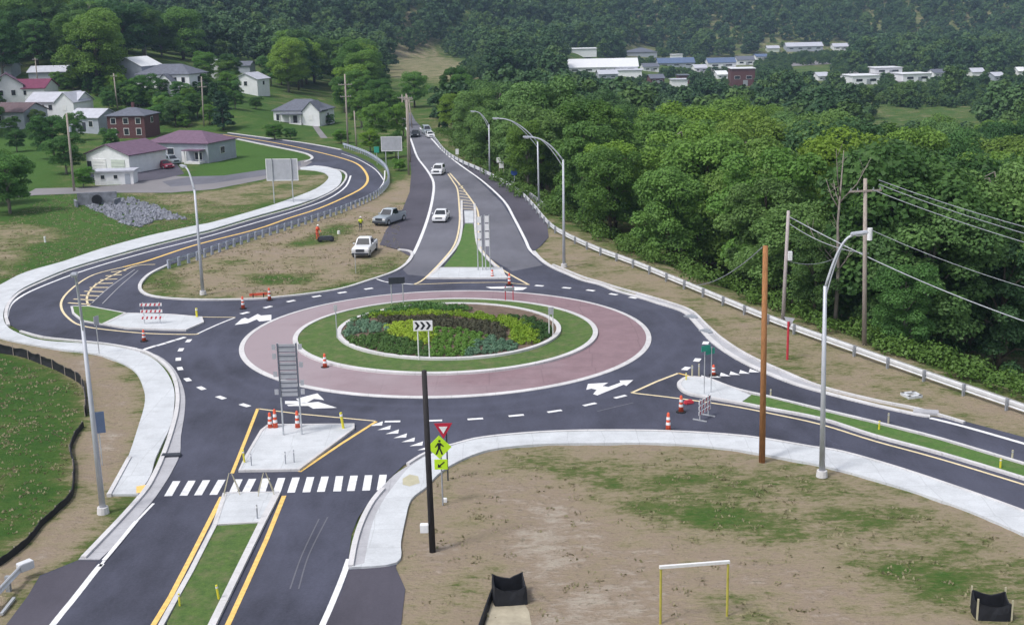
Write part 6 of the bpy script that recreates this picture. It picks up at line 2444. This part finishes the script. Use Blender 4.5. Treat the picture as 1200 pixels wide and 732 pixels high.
# ---------------------------------------------------------------- planting on the central island
bed = ring(RI, -.55)
bx0, bx1 = min(p[0] for p in bed), max(p[0] for p in bed)
by0, by1 = min(p[1] for p in bed), max(p[1] for p in bed)
PATCH = [
    ('shrub_lime', [(455, 377), (480, 376), (500, 381), (512, 394), (500, 400), (478, 396), (457, 392), (453, 384)], 'golden yellow shrubs massed beside the chevron board', .55, .42),
    ('shrub_lime', [(560, 367), (592, 370), (612, 376), (630, 388), (629, 400), (612, 402), (600, 396), (596, 384), (580, 377), (540, 369), (500, 367), (470, 368), (430, 371), (440, 367), (500, 363)], 'golden yellow shrubs sweeping round the right of the bed', .55, .42),
    ('shrub_purple', [(440, 371), (500, 369), (545, 372), (580, 378), (596, 386), (594, 396), (570, 392), (545, 383), (510, 381), (480, 376), (445, 378)], 'dark purple shrubs in a crescent across the bed', .5, .38),
    ('shrub_blue', [(398, 390), (405, 379), (425, 373), (450, 377), (455, 384), (450, 388), (420, 388), (400, 396)], 'blue-green juniper patch at the left of the bed', .45, .35),
    ('shrub_blue', [(540, 417), (560, 400), (575, 394), (600, 397), (612, 404), (605, 412), (580, 418), (545, 422)], 'blue-green juniper patch at the lower right of the bed', .45, .35),
    ('shrub_green', [(400, 374), (440, 361), (500, 356), (545, 358), (560, 362), (500, 363), (440, 367), (405, 380)], 'bright green shrubs along the far rim of the bed', .6, .42),
    ('shrub_green', [(510, 382), (545, 384), (575, 392), (560, 400), (540, 418), (505, 422), (500, 400)], 'mid green low shrubs in the middle of the bed', .38, .36),
    ('shrub_dark', [(398, 396), (450, 389), (480, 397), (500, 402), (505, 422), (460, 419), (420, 408)], 'dark green shrub rows at the near left of the bed', .48, .36),
    ('shrub_dark', [(590, 366), (625, 372), (645, 382), (650, 392), (632, 402), (628, 388), (610, 376)], 'dark green shrubs at the right rim of the bed', .5, .38),
]
rb_ = np.random.default_rng(12)
bedpoly = bed
for mt, pp, lb, hh, sp_ in PATCH:
    pw = PL(pp, .5)
    xs1 = [p[0] for p in pw]; ys1 = [p[1] for p in pw]
    X = np.arange(min(xs1), max(xs1), .62); Y = np.arange(min(ys1), max(ys1), .62)
    A, B = np.meshgrid(X, Y)
    A = (A + rb_.uniform(-.15, .15, A.shape)).ravel(); B = (B + rb_.uniform(-.15, .15, B.shape)).ravel()
    m = inpoly(A, B, pw) & inpoly(A, B, bedpoly)
    A, B = A[m], B[m]
    if not len(A):
        continue
    rs_ = rb_.uniform(.26, .48, len(A)) * (hh / .52)
    V_ = leafset(rb_, [(a, b_, .3 + r * .35) for a, b_, r in zip(A, B, rs_)], rs_, [150] * len(A), .105, .7)
    o = bpy.data.objects.new('shrub_bed', quads_mesh('shrub_bed', V_, mt)); COL.objects.link(o)
    tag(o, lb, 'shrubs', None, 'stuff')

# rough tufts of grass and weeds on the open ground
tu = []
rt = np.random.default_rng(30)
REG = [([(500, 560), (600, 530), (860, 530), (1200, 640), (1260, 760), (480, 760), (480, 620)], 420, 'SE'), ([(-20, 412), (60, 430), (97, 456), (98, 490), (80, 545), (60, 600), (-20, 660)], 700, 'SW'),
       ([(165, 335), (250, 300), (400, 250), (470, 240), (470, 310), (400, 335), (300, 348), (200, 346)], 1500, 'IN'), ([(0, 335), (300, 245), (220, 228), (60, 228), (0, 262)], 1600, 'L')]
cov_x, cov_y = xs, ys
for poly, n, tagn in REG:
    pw = PL(poly)
    xs1 = [p[0] for p in pw]; ys1 = [p[1] for p in pw]
    A = rt.uniform(min(xs1), max(xs1), n * 3); B = rt.uniform(min(ys1), max(ys1), n * 3)
    m = inpoly(A, B, pw)
    clump = np.sin(A * .9 + 2 * np.sin(B * .5)) * np.sin(B * 1.1 + 1.7 * np.sin(A * .4)) + rt.normal(0, .5, A.shape)
    ix = np.clip(np.searchsorted(xs, A), 0, len(xs) - 1); iy = np.clip(np.searchsorted(ys, B), 0, len(ys) - 1)
    dd = dry[iy, ix]
    m &= (clump > (dd - .55) * 2.0)
    A, B = A[m][:n], B[m][:n]
    for k in range(5):
        a = rt.uniform(0, 6.28, len(A)); h = rt.uniform(.03, .11, len(A)); r = rt.uniform(.03, .10, len(A)); ox = rt.uniform(-.22, .22, (2, len(A)))
        x, y = A + ox[0], B + ox[1]
        c, s = np.cos(a), np.sin(a)
        q = np.stack([np.stack([x - s * r, y + c * r, 0 * x - .02], 1), np.stack([x + s * r, y - c * r, 0 * x - .02], 1),
                      np.stack([x + s * r * .4 + c * h * .7, y - c * r * .4 + s * h * .7, h], 1), np.stack([x - s * r * .4 + c * h * .7, y + c * r * .4 + s * h * .7, h], 1)], 1)
        tu.append(q.reshape(-1, 3))
leaf_mat('weeds', (.21, .20, .10), (.42, .37, .25), tint=False, trans=.3, sc=1.1, warm=(1, 1, 1))
o = bpy.data.objects.new('grass_tufts', quads_mesh('grass_tufts', np.concatenate(tu), 'weeds')); COL.objects.link(o)
tag(o, 'rough dry tufts of grass and weeds on the open ground', 'grass', None, 'stuff')

# ================================================================ HAZE
lowest = float(GZ.min())
hz = MB()
x0, x1, y0, y1, z0, z1 = -1700, 2000, -120, 2700, lowest - 1.5, float(max(GZ.max() + 25, 60))
hz.add([(x0, y0, z0), (x1, y0, z0), (x1, y1, z0), (x0, y1, z0), (x0, y0, z1), (x1, y0, z1), (x1, y1, z1), (x0, y1, z1)], [(0, 3, 2, 1), (4, 5, 6, 7), (0, 1, 5, 4), (1, 2, 6, 5), (2, 3, 7, 6), (3, 0, 4, 7)])
hm = bpy.data.materials.new('haze')
hm.use_nodes = True
hn = hm.node_tree
hn.nodes.remove(hn.nodes['Principled BSDF'])
pv = hn.nodes.new('ShaderNodeVolumePrincipled')
pv.inputs['Color'].default_value = (.50, .68, .95, 1)
pv.inputs['Density'].default_value = .00015
pv.inputs['Anisotropy'].default_value = .1
hn.links.new(pv.outputs[0], hn.nodes['Material Output'].inputs['Volume'])
ho = hz.build('haze', hm)
tag(ho, 'thin bluish summer haze over the valley', 'haze', None, 'stuff')
